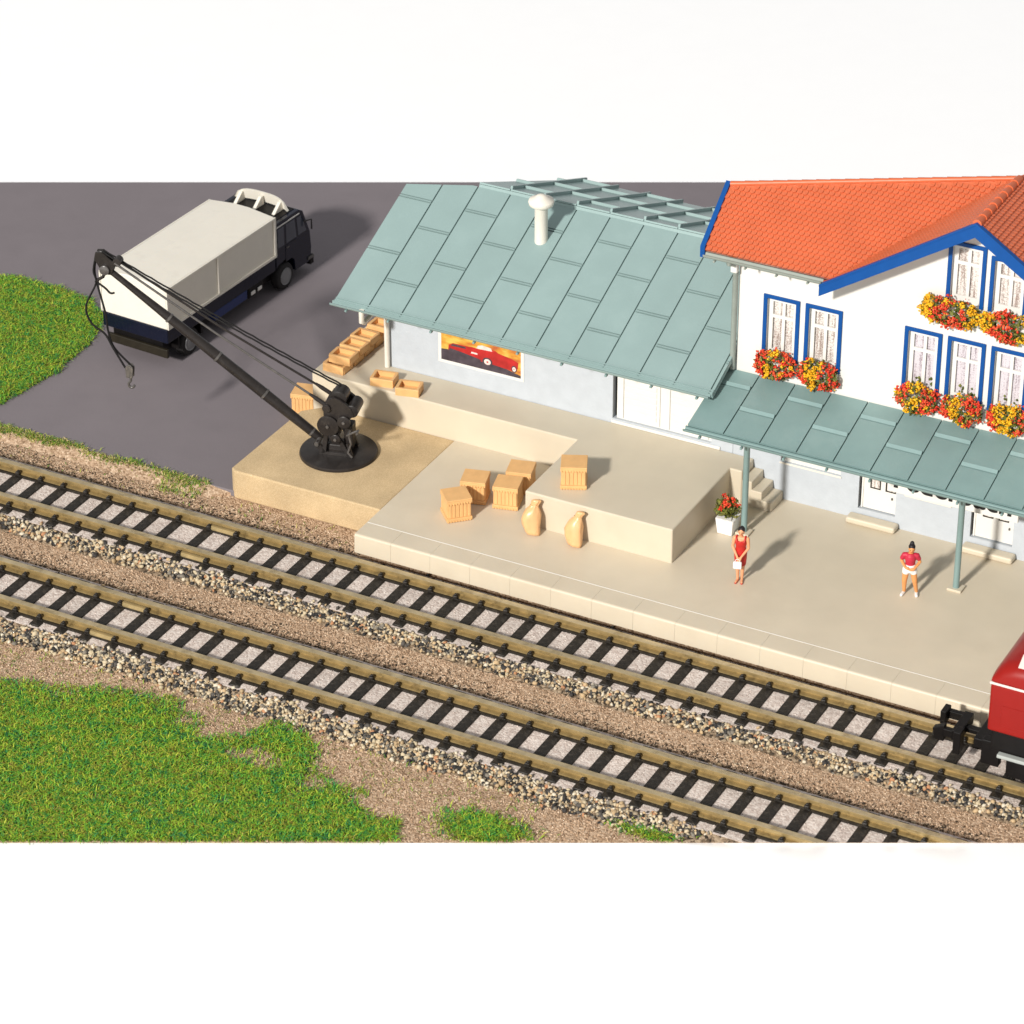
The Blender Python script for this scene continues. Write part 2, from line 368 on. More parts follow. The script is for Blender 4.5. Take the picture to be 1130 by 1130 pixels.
# ------------------------------------------------------------------ railway tracks
RAIL = [(-.16, 0), (.16, 0), (.16, .035), (.045, .055), (.045, .125), (.1, .145), (.1, .205), (.08, .22), (-.08, .22), (-.1, .205), (-.1, .145), (-.045, .125), (-.045, .055), (-.16, .035)]
def make_track(y0, xs, label, joints, xa, xb, cut):
    t = empty('railway_track', label, 'railway track', (0, y0, GZ), group='railway tracks')
    bed = MB().prism([(-.36, GZ+.001), (-.36, -.1), (2.4, -.1), (2.4, GZ+.001)], xa, xb, 'x')
    bed.v = [(x, y+y0, z) for x, y, z in bed.v]
    b = bed.build('ballast_bed', M['fill'], t)
    objs = [b]
    for pr_ in ([(-.92, GZ+.001), (-.6, -.2), (-.361, -.112), (-.361, GZ+.001)],):
        q = MB().prism([(u+y0, v) for u, v in pr_], xa, xb, 'x'); objs.append(q.build('ballast_shoulder', M['shoulder'], t))
    for yy in (.2, 1.85):
        mb = MB().prism([(u+y0+yy, v-.035) for u, v in RAIL], xa, xb, 'x')
        rl = mb.build('rail', M['rail'], t); objs.append(rl)
        rh = MB().box(xa, xb, y0+yy-.088, y0+yy+.088, .1855, .192).build('rail_head_highlight', M['rail_head_highlight'], rl); objs.append(rh)
        objs.append(MB().box(xa, xb, y0+yy-.235, y0+yy+.235, -.16, -.042).build('sleeper_web', M['sleeper'], t))
    def sleeper_mb():
        s = MB().box(-.16, .16, -.3, 2.3, -.2, -.05)
        for yy in (.2, 1.85):
            s.box(-.1, .1, yy-.24, yy+.24, -.05, -.02)
            for sgn in (-1, 1):
                s.box(-.07, .07, yy+sgn*.21-.06, yy+sgn*.21+.06, -.02, .085)
                s.box(-.045, .045, yy+sgn*.18-.045, yy+sgn*.18+.045, .085, .12)
        return s
    first = None
    for i, x in enumerate(xs):
        crossing = cut and not in_front(x+.2, y0-.35, .05)
        if cut and not in_front(x-.2, y0+2.3, -.3): continue
        if first is None or crossing:
            s = sleeper_mb(); s.v = [(a+x, b_+y0, c) for a, b_, c in s.v] if (crossing or first is None) else s.v
            o = s.build('sleeper', M['sleeper'], t, bevel=.018, seg=1)
            # keep the mesh centred on its own origin so copies can slide along the track
            for v in o.data.vertices: v.co.x -= x
            o.location = (x, 0, 0)
            if first is None and not crossing: first = o
            if crossing: bisect(o, FRONT_CO-Vector((x, y0, GZ)), FRONT_NO)
        else:
            o = first.copy(); COL.objects.link(o); o.parent = t; o.location = (x, 0, 0)
    if cut:
        for q in objs: bisect(q, FRONT_CO-Vector((0, y0, GZ)), FRONT_NO)
    for xj in joints:
        for yy in (.2, 1.85):
            j = MB().box(xj-.42, xj+.42, y0+yy-.2, y0+yy-.06, -.03, .07)
            j.box(xj-.42, xj+.42, y0+yy-.215, y0+yy-.17, -.045, .03)
            j.build('rail_joiner', M['joiner'], t, bevel=.012)
    return t
P = .805
up = [i*P for i in range(-1, 37)] + [-8.417+i*P for i in range(-8, 8)] + [-1.72]
up.sort()
make_track(0, up, 'upper railway track running along the beige platform edge', [-1.3], -22, 31.2, False)
lowx = sorted([6.371+i*P for i in range(-9, 22)] + [-1.75-i*P for i in range(0, 17)])
make_track(-4.673, lowx, 'lower railway track nearest the grass in the foreground', [-1.35], -20.5, 30, True)

# gravel shoulders: thousands of little stones
ICO = None
def ico():
    global ICO
    if ICO is None:
        bm = bmesh.new(); bmesh.ops.create_icosphere(bm, subdivisions=1, radius=1)
        ICO = (np.array([v.co[:] for v in bm.verts]), np.array([[v.index for v in f.verts] for f in bm.faces])); bm.free()
    return ICO
OCT = (np.array([(1,0,0),(-1,0,0),(0,1,0),(0,-1,0),(0,0,1),(0,0,-1)], float), np.array([(0,2,4),(2,1,4),(1,3,4),(3,0,4),(2,0,5),(1,2,5),(3,1,5),(0,3,5)]))
def scatter(name, pts, size, base, m, flat=.75, jit=.25, parent=None):
    bv, bf = base; n = len(pts); k = len(bv)
    q = nrng.normal(size=(n, 4)); q /= np.linalg.norm(q, axis=1)[:, None]
    a, b, c, e = q.T
    Rm = np.stack([1-2*(c*c+e*e), 2*(b*c-a*e), 2*(b*e+a*c), 2*(b*c+a*e), 1-2*(b*b+e*e), 2*(c*e-a*b), 2*(b*e-a*c), 2*(c*e+a*b), 1-2*(b*b+c*c)], -1).reshape(n, 3, 3)
    sc3 = size[:, None]*nrng.uniform(.6, 1.15, (n, 3))
    V = bv[None]*(1+nrng.normal(0, jit, (n, k, 1)))*sc3[:, None, :]
    V = np.einsum('nij,nkj->nki', Rm, V); V[..., 2] *= flat
    V += pts[:, None, :]
    F = (bf[None]+(np.arange(n)*k)[:, None, None]).reshape(-1, bf.shape[1])
    return big_mesh(name, V.reshape(-1, 3), F, m, parent)
def bed_z(dy):
    return np.interp(dy, [-.95, -.55, -.3, 2.35, 2.6, 2.9], [GZ, -.18, -.1, -.1, GZ, GZ])
pts = []
for y0 in (0, -4.673):
    for i in range(7600 if y0 == 0 else 10500):
        x = rng.uniform(-16, 29); wob = .16*noise.noise(Vector((x*.7, y0, 1)))+.09*noise.noise(Vector((x*2.1, y0, 5)))
        dy = rng.triangular(-1.12 if y0 else -.9, -.22, -.56)+wob*(.9 if y0 else .7)
        if dy > -.37 and rng.random() < ((.9 if x > 4 else .55) if y0 == 0 else .45+.5*noise.noise(Vector((x*.6, 4, 4)))): continue
        if y0 and not in_front(x, y0+dy, .12): continue
        pts.append((x, y0+dy, float(bed_z(dy))+rng.uniform(-.01, .05)))
    for i in range(90):      # dirty line beyond the far rail
        x = rng.uniform(-16, 29); dy = rng.uniform(2.3, 2.75)
        if y0 and not in_front(x, y0+dy, .12): continue
        pts.append((x, y0+dy, float(bed_z(dy))+.01))
pts = np.array(pts)
o = scatter('gravel', pts, nrng.uniform(.033, .072, len(pts))*nrng.choice([1, 1, 1, 1.3], len(pts)), ico(), M['stone'], .9, .2)
tag(o, 'cream, tan and black gravel along the near side of both tracks', 'gravel', kind='stuff')
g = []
for i in range(17000):  # soil crumbs; their dark colour and spread also paint the rail's shadow band
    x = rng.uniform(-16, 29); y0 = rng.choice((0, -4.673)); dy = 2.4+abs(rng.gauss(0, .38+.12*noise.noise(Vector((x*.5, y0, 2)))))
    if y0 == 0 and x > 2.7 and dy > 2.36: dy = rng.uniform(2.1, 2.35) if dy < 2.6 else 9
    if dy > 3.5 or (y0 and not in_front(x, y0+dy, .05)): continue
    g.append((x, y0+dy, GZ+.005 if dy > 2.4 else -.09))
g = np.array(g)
o = scatter('ballast_shade_crumbs', g, nrng.uniform(.02, .05, len(g)), OCT, M['shade_crumb'], .8, .2)
tag(o, 'dark brown ballast crumbs, partly painted rail shadow, along the far side of both tracks', 'grit', kind='stuff')
# loose grit that roughens the brown ground and the pale bed between the sleepers
g = []
while len(g) < 42000:
    x = rng.uniform(-15, 28); y = rng.uniform(-12.5, 3.85)
    if -.9 < y < 2.75 or -5.55 < y < -1.95: continue
    if y > 2.3 and x > 2.7: continue
    if not in_front(x, y, .05): continue
    if x < -8+(-y)*.3-4: continue
    g.append((x, y, GZ+.005))
g = np.array(g)
o = scatter('grit', g, nrng.uniform(.018, .042, len(g)), OCT, M['grit'], .8, .2)
tag(o, 'fine brown grit strewn over the ground beside the tracks', 'grit', kind='stuff')
g = []
for y0 in (0, -4.673):
    for i in range(9000):
        x = rng.uniform(-14, 27); dy = rng.uniform(-.3, 2.35)
        if y0 and not in_front(x, y0+dy, -.2): continue
        g.append((x, y0+dy, -.098))
g = np.array(g)
o = scatter('ballast_grit', g, nrng.uniform(.014, .03, len(g)), OCT, M['pale_grit'], .7, .2)
tag(o, 'pale pinkish grey grit packed between the sleepers', 'grit', kind='stuff')

# ------------------------------------------------------------------ grass
def blades(name, P, lab, m, lmin=.1, lmax=.28, wid=.014, lean=.995):
    P = np.array(P); n = len(P)
    a = nrng.uniform(0, 2*np.pi, n); L = nrng.uniform(lmin, lmax, n); ln = lean*np.sqrt(nrng.uniform(.45, 1, n))
    dr = np.stack([np.cos(a), np.sin(a), np.zeros(n)], -1)
    sa = a+np.pi/2+nrng.normal(0, .5, n); sd = np.stack([np.cos(sa), np.sin(sa), np.zeros(n)], -1)*(wid*nrng.uniform(.6, 1.3, n))[:, None]
    up = np.array([0, 0, 1.0])
    m1 = P+dr*(L*ln*.35)[:, None]+up*(L*.5)[:, None]
    tip = P+dr*(L*ln)[:, None]+up*(L*np.sqrt(np.clip(1-ln**2, .08, 1))*.9)[:, None]
    V = np.stack([P-sd, P+sd, m1-sd*.8, m1+sd*.8, tip-sd*.35, tip+sd*.35], 1).reshape(-1, 3)
    i = (np.arange(n)*6)[:, None, None]
    F = (np.array([[0, 1, 3, 2], [2, 3, 5, 4]])[None]+i).reshape(-1, 4)
    o = big_mesh(name, V, F, m); tag(o, lab, 'grass', kind='stuff'); return o
LOW = [(-12, -6.6), (-5.3, -7.5), (-2.8, -7.3), (-1.3, -6.95), (.2, -6.2), (1.3, -6.05), (2.2, -6.05), (2.7, -6.6), (3.5, -7.05), (4.3, -6.7), (4.7, -5.75), (5.3, -5.5), (6.3, -5.75), (6.75, -6.4), (7.0, -7.0), (8.2, -7.35), (9.6, -8.1), (11.2, -9.0), (12.5, -9.5), (-9.7, -19.4), (-14, -17)]
def edge_d(x, y, poly):
    b = 1e9
    for i in range(len(poly)):
        ax, ay = poly[i]; bx, by = poly[(i+1) % len(poly)]
        vx, vy = bx-ax, by-ay; t = max(0, min(1, ((x-ax)*vx+(y-ay)*vy)/(vx*vx+vy*vy)))
        b = min(b, math.hypot(x-ax-t*vx, y-ay-t*vy))
    return b
bare = [((2.7, -6.9), .3), ((5.35, -7.35), .5), ((4.7, -7.5), .25), ((7.3, -7.7), .35)]
lg = []
while len(lg) < 125000:
    x = rng.uniform(-13, 12.4); y = rng.uniform(-18.5, -5.6)
    nz = noise.noise(Vector((x*1.3, y*1.3, 2)))
    if not inside(x+nz*.45, y+nz*.35, LOW) or not in_front(x, y, .03) or not inside(x, y): continue
    k = 1.0
    for (cx, cy), r in bare:
        dd = math.hypot(x-cx, (y-cy)*1.3)+nz*.3
        if dd < r: k = min(k, .08)
        elif dd < r*1.5: k = min(k, .5)
    ed = edge_d(x, y, LOW)
    if ed < .8 and in_front(x, y, .9): k = min(k, .1+ed*1.1)
    if noise.noise(Vector((x*.9, y*.9, 9))) > .38: k *= .55
    if x < -6.5: k *= .35
    if rng.random() > k: continue
    lg.append((x, y, GZ))
for i in range(3300):      # small tufts by the lower track
    x = rng.gauss(12.2, .55); y = rng.gauss(-7.45, .33)
    if in_front(x, y, .04): lg.append((x, y, GZ))
for i in range(900):
    x = rng.gauss(16.0, .5); y = rng.gauss(-5.55, .15)
    if in_front(x, y, .05): lg.append((x, y, GZ))
blades('grass', lg, 'lush green grass in the foreground below the tracks', M['grass'])
UP = [(-30, 13.5), (-22, 12.6), (-18, 12.2), (-16.4, 12.3), (-14.7, 12.45), (-12.9, 12.25), (-11.8, 11.5), (-11.1, 9.7), (-11.0, 7.6), (-11.15, 6.2), (-11.45, 4.9), (-12.2, 4.0), (-25, 4.0)]
ug = []
while len(ug) < 70000:
    x = rng.uniform(-19, -10.8); y = rng.uniform(4.0, 13.2)
    nz = noise.noise(Vector((x*1.5, y*1.5, 4)))
    if not inside(x+nz*.2, y+nz*.2, UP) or not inside(x, y): continue
    if edge_d(x, y, UP) < .25 and rng.random() > .5: continue
    ug.append((x, y, AZ))
blades('grass', ug, 'patch of green grass left of the truck on the asphalt', M['grass'])
eg = []
while len(eg) < 3000:
    x = rng.uniform(-14, -2.35); wv = .22*noise.noise(Vector((x*.8, 3, 3)))
    y = 3.88+wv*.6+rng.gauss(0, .09)
    k = .35+.9*noise.noise(Vector((x*.55, 7, 1)))+(.5 if -4.6 < x < -3.1 else 0)+(.4 if x < -8.2 else 0)
    if rng.random() > k: continue
    if -4.6 < x < -3.1 and rng.random() < .5: y -= rng.uniform(0, .6)
    eg.append((x, y, AZ if y > 3.92 else max(GZ, AZ-(3.93-y)*.42)))
blades('grass', eg, 'thin fringe of grass along the front edge of the asphalt yard', M['dry_grass'], .07, .19)
fg = []
while len(fg) < 1500:
    x = rng.uniform(-14, 13); y = rng.gauss(-6.2, .9)
    if y > -5.7 or not in_front(x, y, .05): continue
    fg.append((x, y, GZ))
for i in range(160):
    x = rng.uniform(-14, 2.6); y = rng.uniform(2.75, 3.8); fg.append((x, y, GZ))
blades('dry_grass', fg, 'sparse yellowed grass fibres on the brown ground', M['dry_grass'], .06, .18, .012)

# ------------------------------------------------------------------ platform, dock, crane pad
PZ, DZ = .65, 1.76
pf = empty('station_platform', 'long low beige platform with a kerb of blocks beside the upper track', 'platform', (2.75, 2.4, GZ))
b = MB().box(2.74, 31, 3.145, 13.5, GZ+.002, PZ); b.build('platform_deck', M['platform'], pf)
kb = MB(); x = 2.74; nx = 3.929-.5*0
edges = [2.74] + [3.929+1.283*i for i in range(0, 22)]
for a, c in zip(edges[:-1], edges[1:]):
    kp = [(2.375, .05), (2.395, .585), (2.4, .61), (2.415, .633), (2.44, .648), (2.475, PZ+.003), (3.131, PZ+.003), (3.131, .05)]
    kb.prism(kp, a+.0015, c-.0015, 'x')
kb.build('kerb', M['platform'], pf, bevel=.003, seg=1, ang=60)
MB().box(2.76, 30.8, 3.132, 3.1442, GZ+.01, PZ+.012).build('joint_bead', M['white'], pf)

dk = empty('loading_dock', 'raised beige loading dock along the shed with a wide bay and steps', 'loading dock', (4, 8.45, GZ))
dock_poly = [(-2.2, 8.47), (6.82, 8.47), (6.82, 5.16), (11.5, 5.16), (11.5, 9.05), (11.88, 9.05), (11.88, 9.895), (-.33, 9.895), (-.33, 17.2), (-2.2, 17.2)]
MB().prism(dock_poly, GZ+.004, DZ).build('dock_body', M['dock'], dk, bevel=.045, seg=3)
st = MB()
for i, (xa, xb) in enumerate(((11.885, 12.2), (12.2, 12.51), (12.51, 12.84))):
    pass
prof = [(11.885, PZ-.2), (12.84, PZ-.2), (12.84, .94), (12.52, .94), (12.52, 1.21), (12.2, 1.21), (12.2, 1.48), (11.885, 1.48)]
st.prism(prof, 9.05, 9.893, 'y'); st.build('steps', M['dock'], dk, bevel=.025, seg=2)

pad = empty('crane_pad', 'sand coloured square base block under the charcoal crane', 'block', (.2, 6, GZ))
pp = [(-2.36, 4.0), (-2.2, 3.86), (2.735, 3.9), (2.735, 8.46), (-1.75, 8.46), (-2.3, 7.9)]
MB().prism(pp, GZ+.004, PZ+.006).build('pad_body', M['sand'], pad, bevel=.05, seg=3)

# ------------------------------------------------------------------ roofs
def roof_pt(O, e1, e2, n):
    O, e1, e2, n = map(Vector, (O, e1, e2, n))
    return lambda x, s, h: tuple(O+e1*x+e2*s+n*h)
def slab(mb, P, x0, x1, s0, s1, h0, h1, lift=0.0):
    mb.hexa([P(x0, s0, h0), P(x1, s0, h0), P(x1, s1, h0), P(x0, s1, h0)],
            [P(x0, s0, h1+lift), P(x1, s0, h1+lift), P(x1, s1, h1), P(x0, s1, h1)])
def panel_roof(mb, P, X0, X1, pitch, length, joints_even, joints_odd, gap=.05, s_lo=0.0, bars=True):
    """sheet metal roof: columns of panels whose cross joints alternate"""
    slab(mb, P, X0, X1, s_lo, length, -.12, -.012)
    k = 0; x = X0
    while x < X1-.02:
        xe = min(x+pitch, X1)
        js = [s_lo]+[j for j in (joints_even if k % 2 == 0 else joints_odd) if j < length]+[length]
        for q_, (a, c) in enumerate(zip(js[:-1], js[1:])):
            xl, xr = x+(gap/2 if k else .0), xe-(gap/2 if xe < X1-.02 else 0)
            slab(mb, P, xl, xr, a+((.125 if bars else .085) if q_ else 0), c-(.05 if c < length else 0), .0, .05)
            if q_ and bars: slab(mb, P, xl+.01, xr-.01, a-.01, a+.085, .0, .105, -.06)
            elif q_: slab(mb, P, xl, xr, a-.005, a+.04, .0, .056, .004)
        x = xe; k += 1

def half_pipe(mb, x0, x1, y, z, r, n=8):
    """open gutter along x with thickness"""
    prof = []
    for i in range(n+1):
        t = math.pi+math.pi*i/n; prof.append((y+r*math.cos(t), z+r*math.sin(t)))
    for i in range(n, -1, -1):
        t = math.pi+math.pi*i/n; prof.append((y+(r-.03)*math.cos(t), z+(r-.03)*math.sin(t)))
    mb.prism(prof, x0, x1, 'x')

# ---- freight shed
sh = empty('freight_shed', 'long low freight shed with a grey teal panelled roof and pale blue walls', 'shed', (5, 13, AZ))
WX0, WX1, WY = -.34, 11.19, 9.9
def wall_holes(x0, x1, z0, z1, holes, y0, y1, top=None):
    """front wall in the xz plane with openings; reveals included"""
    outer = [(x0, z0), (x1, z0), (x1, z1)] + (top or []) + [(x0, z1)]
    loops = [outer]+[[(a, c), (b_, c), (b_, e), (a, e)] for a, b_, c, e in holes]
    flat = [p for l in loops for p in l]; n = len(flat)
    tr = tessellate_polygon([[Vector((u, v, 0)) for u, v in l] for l in loops])
    mb = MB()
    mb.v = [(u, y0, v) for u, v in flat]+[(u, y1, v) for u, v in flat]
    mb.f = [t for t in tr]+[tuple(i+n for i in reversed(t)) for t in tr]
    o = 0
    for l in loops:
        k = len(l)
        for i in range(k): mb.f.append((o+i, o+(i+1) % k, o+(i+1) % k+n, o+i+n))
        o += k
    return mb
GX0, GX1, GZ0, GZ1 = 7.28, 10.5, 1.9, 3.75
wall_holes(WX0, WX1, AZ, 4.75, [(GX0, GX1, GZ0, GZ1)], WY, WY+.22).build('front_wall', M['grey_wall'], sh)
MB().prism([(WY+.221, AZ), (12.6, AZ), (12.6, 6.0), (WY+.221, 4.75)], WX0, WX0+.2, 'x').build('gable_wall', M['grey_wall'], sh)
MB().prism([(12.801, AZ), (17.0, AZ), (17.0, 4.95), (13.36, 6.3), (12.801, 6.1)], 2.0, 2.2, 'x').build('gable_wall', M['grey_wall'], sh)
MB().box(WX0, 2.2, 12.601, 12.8, AZ, 6.0).build('return_wall', M['grey_wall'], sh)
MB().box(2.0, WX1, 17.001, 17.2, AZ, 4.9).build('rear_wall', M['grey_wall'], sh)
gate = MB().box(GX0+.1, GX1, WY+.1, WY+.16, GZ0, GZ1).build('loading_gate', M['white'], sh)
pl = MB()
for half in ((GX0+.22, (GX0+GX1)/2-.1), ((GX0+GX1)/2+.12, GX1-.12)):
    for i in range(8):
        z = GZ0+.16+i*.2; pl.box(half[0]+.12, half[1]-.12, WY+.08, WY+.099, z, z+.16)
    pl.box(half[0], half[0]+.1, WY+.06, WY+.099, GZ0+.04, GZ1); pl.box(half[1]-.1, half[1], WY+.06, WY+.099, GZ0+.04, GZ1)
pl.build('gate_boards', M['white'], gate, bevel=.012, seg=1)
MB().box(GX0-.02, GX1+.3, WY-.05, WY-.002, DZ+.001, DZ+.1).build('threshold', M['white'], sh, bevel=.015)
TH = R(23.4); Pf = roof_pt((0, 8.3, 4.36), (1, 0, 0), (0, math.cos(TH), math.sin(TH)), (0, -math.sin(TH), math.cos(TH)))
LEN = (13.36-8.3)/math.cos(TH)
rf = MB(); ev = [(y-8.3)/math.cos(TH) for y in (10.45, 12.45)]; od = [(y-8.3)/math.cos(TH) for y in (9.5, 11.5)]
panel_roof(rf, Pf, -1.27, 11.15, 1.12, LEN, ev, od, s_lo=.1, bars=False)
for s0_ in (.13, .21): slab(rf, Pf, -1.27, 11.15, s0_, s0_+.03, .04, .085)
roof = rf.build('front_roof', M['teal'], sh)
W0 = MW[sh.name].translation
bisect(roof, Vector((-1.3, 12.86, 0))-W0, Vector((-.225, .974, 0)))
TB = math.atan2(6.72-4.82, 18.5-13.36)
Pb = roof_pt((0, 18.5, 4.79), (1, 0, 0), (0, -math.cos(TB), math.sin(TB)), (0, math.sin(TB), math.cos(TB)))
rb = MB(); panel_roof(rb, Pb, -1.3, 11.15, 1.12, (18.5-13.36)/math.cos(TB)-.01, [1.3, 3.5], [.3, 2.4, 4.5])
for k in range(12):
    x = -1.3+1.12*k; slab(rb, Pb, x-.035, x+.035, .0, 5.42, -.01, .15)
    if k < 11:
        for j in ([1.3, 3.5] if k % 2 == 0 else [.3, 2.4, 4.5]): slab(rb, Pb, x+.036, x+1.084, j, j+.07, .0, .13)
q = rb.build('rear_roof', M['teal'], sh)
bisect(q, Vector((1.0, 13.36, 0))-W0, Vector((-.985, .172, 0)))
# front gutter and brackets
gm = MB(); half_pipe(gm, -1.34, 11.1, 8.31, 4.44, .12); gm.box(-1.34, 11.1, 8.37, 8.4, 4.33, 4.44)
gut = gm.build('gutter', M['teal'], sh, smooth=40)
for i in range(9):
    x = -.79+1.44*i
    MB().box(x-.035, x+.035, 8.19, 8.32, 4.26, 4.325).build('gutter_bracket', M['teal_trim'], gut, bevel=.01)
dp = MB().tube([(-.3, 8.3, 4.4), (-.3, 8.3, 4.0), (-.3, 8.42, 3.92), (-.3, 9.65, 4.1), (-.3, 9.78, 4.0), (-.3, 9.79, DZ+.01)], .085, 10)
dp.build('downpipe', M['cream_pipe'], sh, smooth=50)
# vent on the roof
MB().lathe([(.2, 5.85), (.2, 7.1), (.215, 7.12)], (3.79, 12.03, 0), 20).build('vent_pipe', M['cream_pipe'], sh, smooth=50)
MB().lathe([(.2, 7.1), (.37, 7.2), (.39, 7.3), (.37, 7.36), (.2, 7.43), (.13, 7.5), (.04, 7.53)], (3.79, 12.03, 0), 24).build('vent_cap', M['cream_pipe'], sh, smooth=50)

# ---- poster on the shed wall
po = empty('poster', 'printed poster of a red convertible at sunset on the shed wall', 'poster', (2.88, WY, 2.35))
PX0, PX1, PZ0, PZ1 = 1.43, 4.33, 2.36, 3.48
MB().box(PX0, PX1, WY-.02, WY-.003, PZ0, PZ1).build('white_border', M['white'], po)
def flat(pts, dep, name, m):
    mb = MB().prism([(PX0+u, PZ0+.1+(v-.1)*.72) for u, v in pts], WY-.021-dep, WY-.0205-dep+.0008, 'y'); return mb.build(name, m, po)
flat([(.1, .1), (2.8, .1), (2.8, 1.38), (.1, 1.38)], .002, 'sunset_print', M['sunset'])
flat([(.1, .1), (2.8, .1), (2.8, .22), (2.2, .42), (1.0, .72), (.1, .6)], .005, 'road_print', M['poster_road'])
car = flat([(.34, .62), (.36, .86), (.5, .98), (1.02, 1.0), (1.15, 1.02), (1.45, 1.0), (1.6, 1.12), (1.95, 1.1), (2.05, 1.02), (2.5, .92), (2.72, .8), (2.7, .52), (2.62, .42), (2.5, .36), (1.75, .45), (1.5, .44), (1.3, .52), (.8, .62)], .008, 'car_print', M['poster_red'])
flat([(1.3, 1.02), (1.5, 1.02), (1.84, 1.04), (1.8, 1.18), (1.5, 1.22), (1.36, 1.16)], .011, 'windscreen_print', M['poster_pale'])
flat([(.42, .84), (.95, .86), (.93, .95), (.48, .94)], .011, 'grille_print', M['poster_road'])
flat([(1.12, .72), (1.34, .72), (1.34, .79), (1.14, .8)], .011, 'headlight_print', M['poster_pale'])
flat([(.36, .6), (.8, .52), (1.35, .44), (1.5, .5), (1.3, .56), (.8, .66), (.4, .72)], .0095, 'shadow_print', M['poster_road'])
for cx, cz, rx, rz in ((1.68, .5, .17, .2), (2.58, .47, .09, .16)):
    flat([(cx+rx*math.cos(t*.3927), cz+rz*math.sin(t*.3927)) for t in range(16)], .013, 'tyre_print', M['poster_road'])
    flat([(cx+rx*.68*math.cos(t*.3927), cz+rz*.68*math.sin(t*.3927)) for t in range(16)], .015, 'wheel_print', M['poster_pale'])
    flat([(cx+rx*.2*math.cos(t*.7854), cz+rz*.2*math.sin(t*.7854)) for t in range(8)], .017, 'hub_print', M['poster_red'])

# ------------------------------------------------------------------ station building
sb = empty('station_building', 'white station building with an orange tiled roof and blue trimmed windows', 'station', (18, 13, PZ))
SX0, SX1 = 11.2, 25.6
AX, AZR = 18.41, 11.15            # gable apex
MS, GS = .82, .65                 # slopes: main roof, cross gable
EY, EZ = 9.3, 8.46                # main eave
low_holes = [(12.72, 14.6, 1.9, 3.1), (15.18, 16.33, 1.0, 3.1), (16.62, 18.0, 1.86, 3.1), (18.62, 19.9, 1.0, 3.1), (20.6, 22.4, 1.9, 3.1), (23.0, 24.2, 1.0, 3.1)]
wall_holes(SX0, SX1, PZ-.3, 4.40, low_holes, WY, WY+.2).build('lower_wall', M['grey_wall'], sb)
WIN = [(12.09, 13.0, 5.2, 7.1, 'lace'), (13.38, 14.3, 5.2, 7.1, 'lace'), (16.38, 17.29, 5.2, 7.12, 'net'), (17.66, 18.57, 5.2, 7.12, 'net'), (18.94, 19.85, 5.2, 7.12, 'net'),
       (22.4, 23.3, 5.2, 7.1, 'lace'), (17.5, 18.4, 8.25, 10.05, 'lace'), (18.74, 19.64, 8.25, 9.85, 'lace')]
top = [(22.9, 8.0), (AX, 8.0+GS*(22.9-AX)), (13.92, 8.0)]
wall_holes(SX0, SX1, 4.405, 8.0, [w_[:4] for w_ in WIN], WY, WY+.2, top).build('upper_wall', M['white_wall'], sb)
RY, RZ = 12.5, EZ+MS*(12.5-EY)
sidep = [(WY+.201, AZ), (14.3, AZ), (14.3, 7.6), (11.1, 9.5), (WY+.201, 8.6)]
MB().prism(sidep, SX0, SX0+.2, 'x').build('gable_wall', M['white_wall'], sb)
MB().prism(sidep, SX1-.2, SX1, 'x').build('gable_wall', M['white_wall'], sb)
MB().box(SX0+.21, SX1-.21, 14.1, 14.3, AZ, 7.6).build('rear_wall', M['white_wall'], sb)
for (x0, x1, z0, z1, cur) in WIN:
    fr = MB(); t = .105
    fr.prism([(x0-t, z0), (x0-t, z1+t), (x1+t, z1+t), (x1+t, z0), (x1-.015, z0), (x1-.015, z1-.015), (x0+.015, z1-.015), (x0+.015, z0)], WY-.055, WY-.002, 'y')
    wf = fr.build('window', M['blue'], sb, bevel=.012, seg=1)
    fy = WY+.1; a, b_, c, e = x0+.004, x1-.004, z0+.004, z1-.004
    sm = MB(); s_ = .14; mc = (a+b_)/2+.02; zt_ = c+(e-c)*.68
    for bx in ((a, a+s_, c, e), (b_-s_, b_, c, e), (a+s_, b_-s_, c, c+s_*1.6), (a+s_, b_-s_, e-s_, e), (mc-.045, mc+.045, c+s_*1.6, zt_-.05), (mc-.045, mc+.045, zt_+.05, e-s_), (a+s_, b_-s_, zt_-.05, zt_+.05)):
        sm.box(bx[0], bx[1], fy, fy+.05, bx[2], bx[3])
    sm.build('sash', M['white'], wf)
    MB().box(a, b_, fy+.085, fy+.095, c, e).build('pane', M[cur], wf)
    if cur == 'net':      # little pot plants on the inner sill
        pm = MB()
        for q in range(10):
            px = (a+.2 if q % 2 else (a+b_)/2+.14)+rng.uniform(0, .22); pz = c+.24+rng.uniform(0, .22)
            r_ = rng.uniform(.03, .06); pm.lathe([(.005, -r_), (r_, 0), (.005, r_)], (px, fy+.07, pz), 6)
        pm.build('sill_plant', M['leaf'], wf)
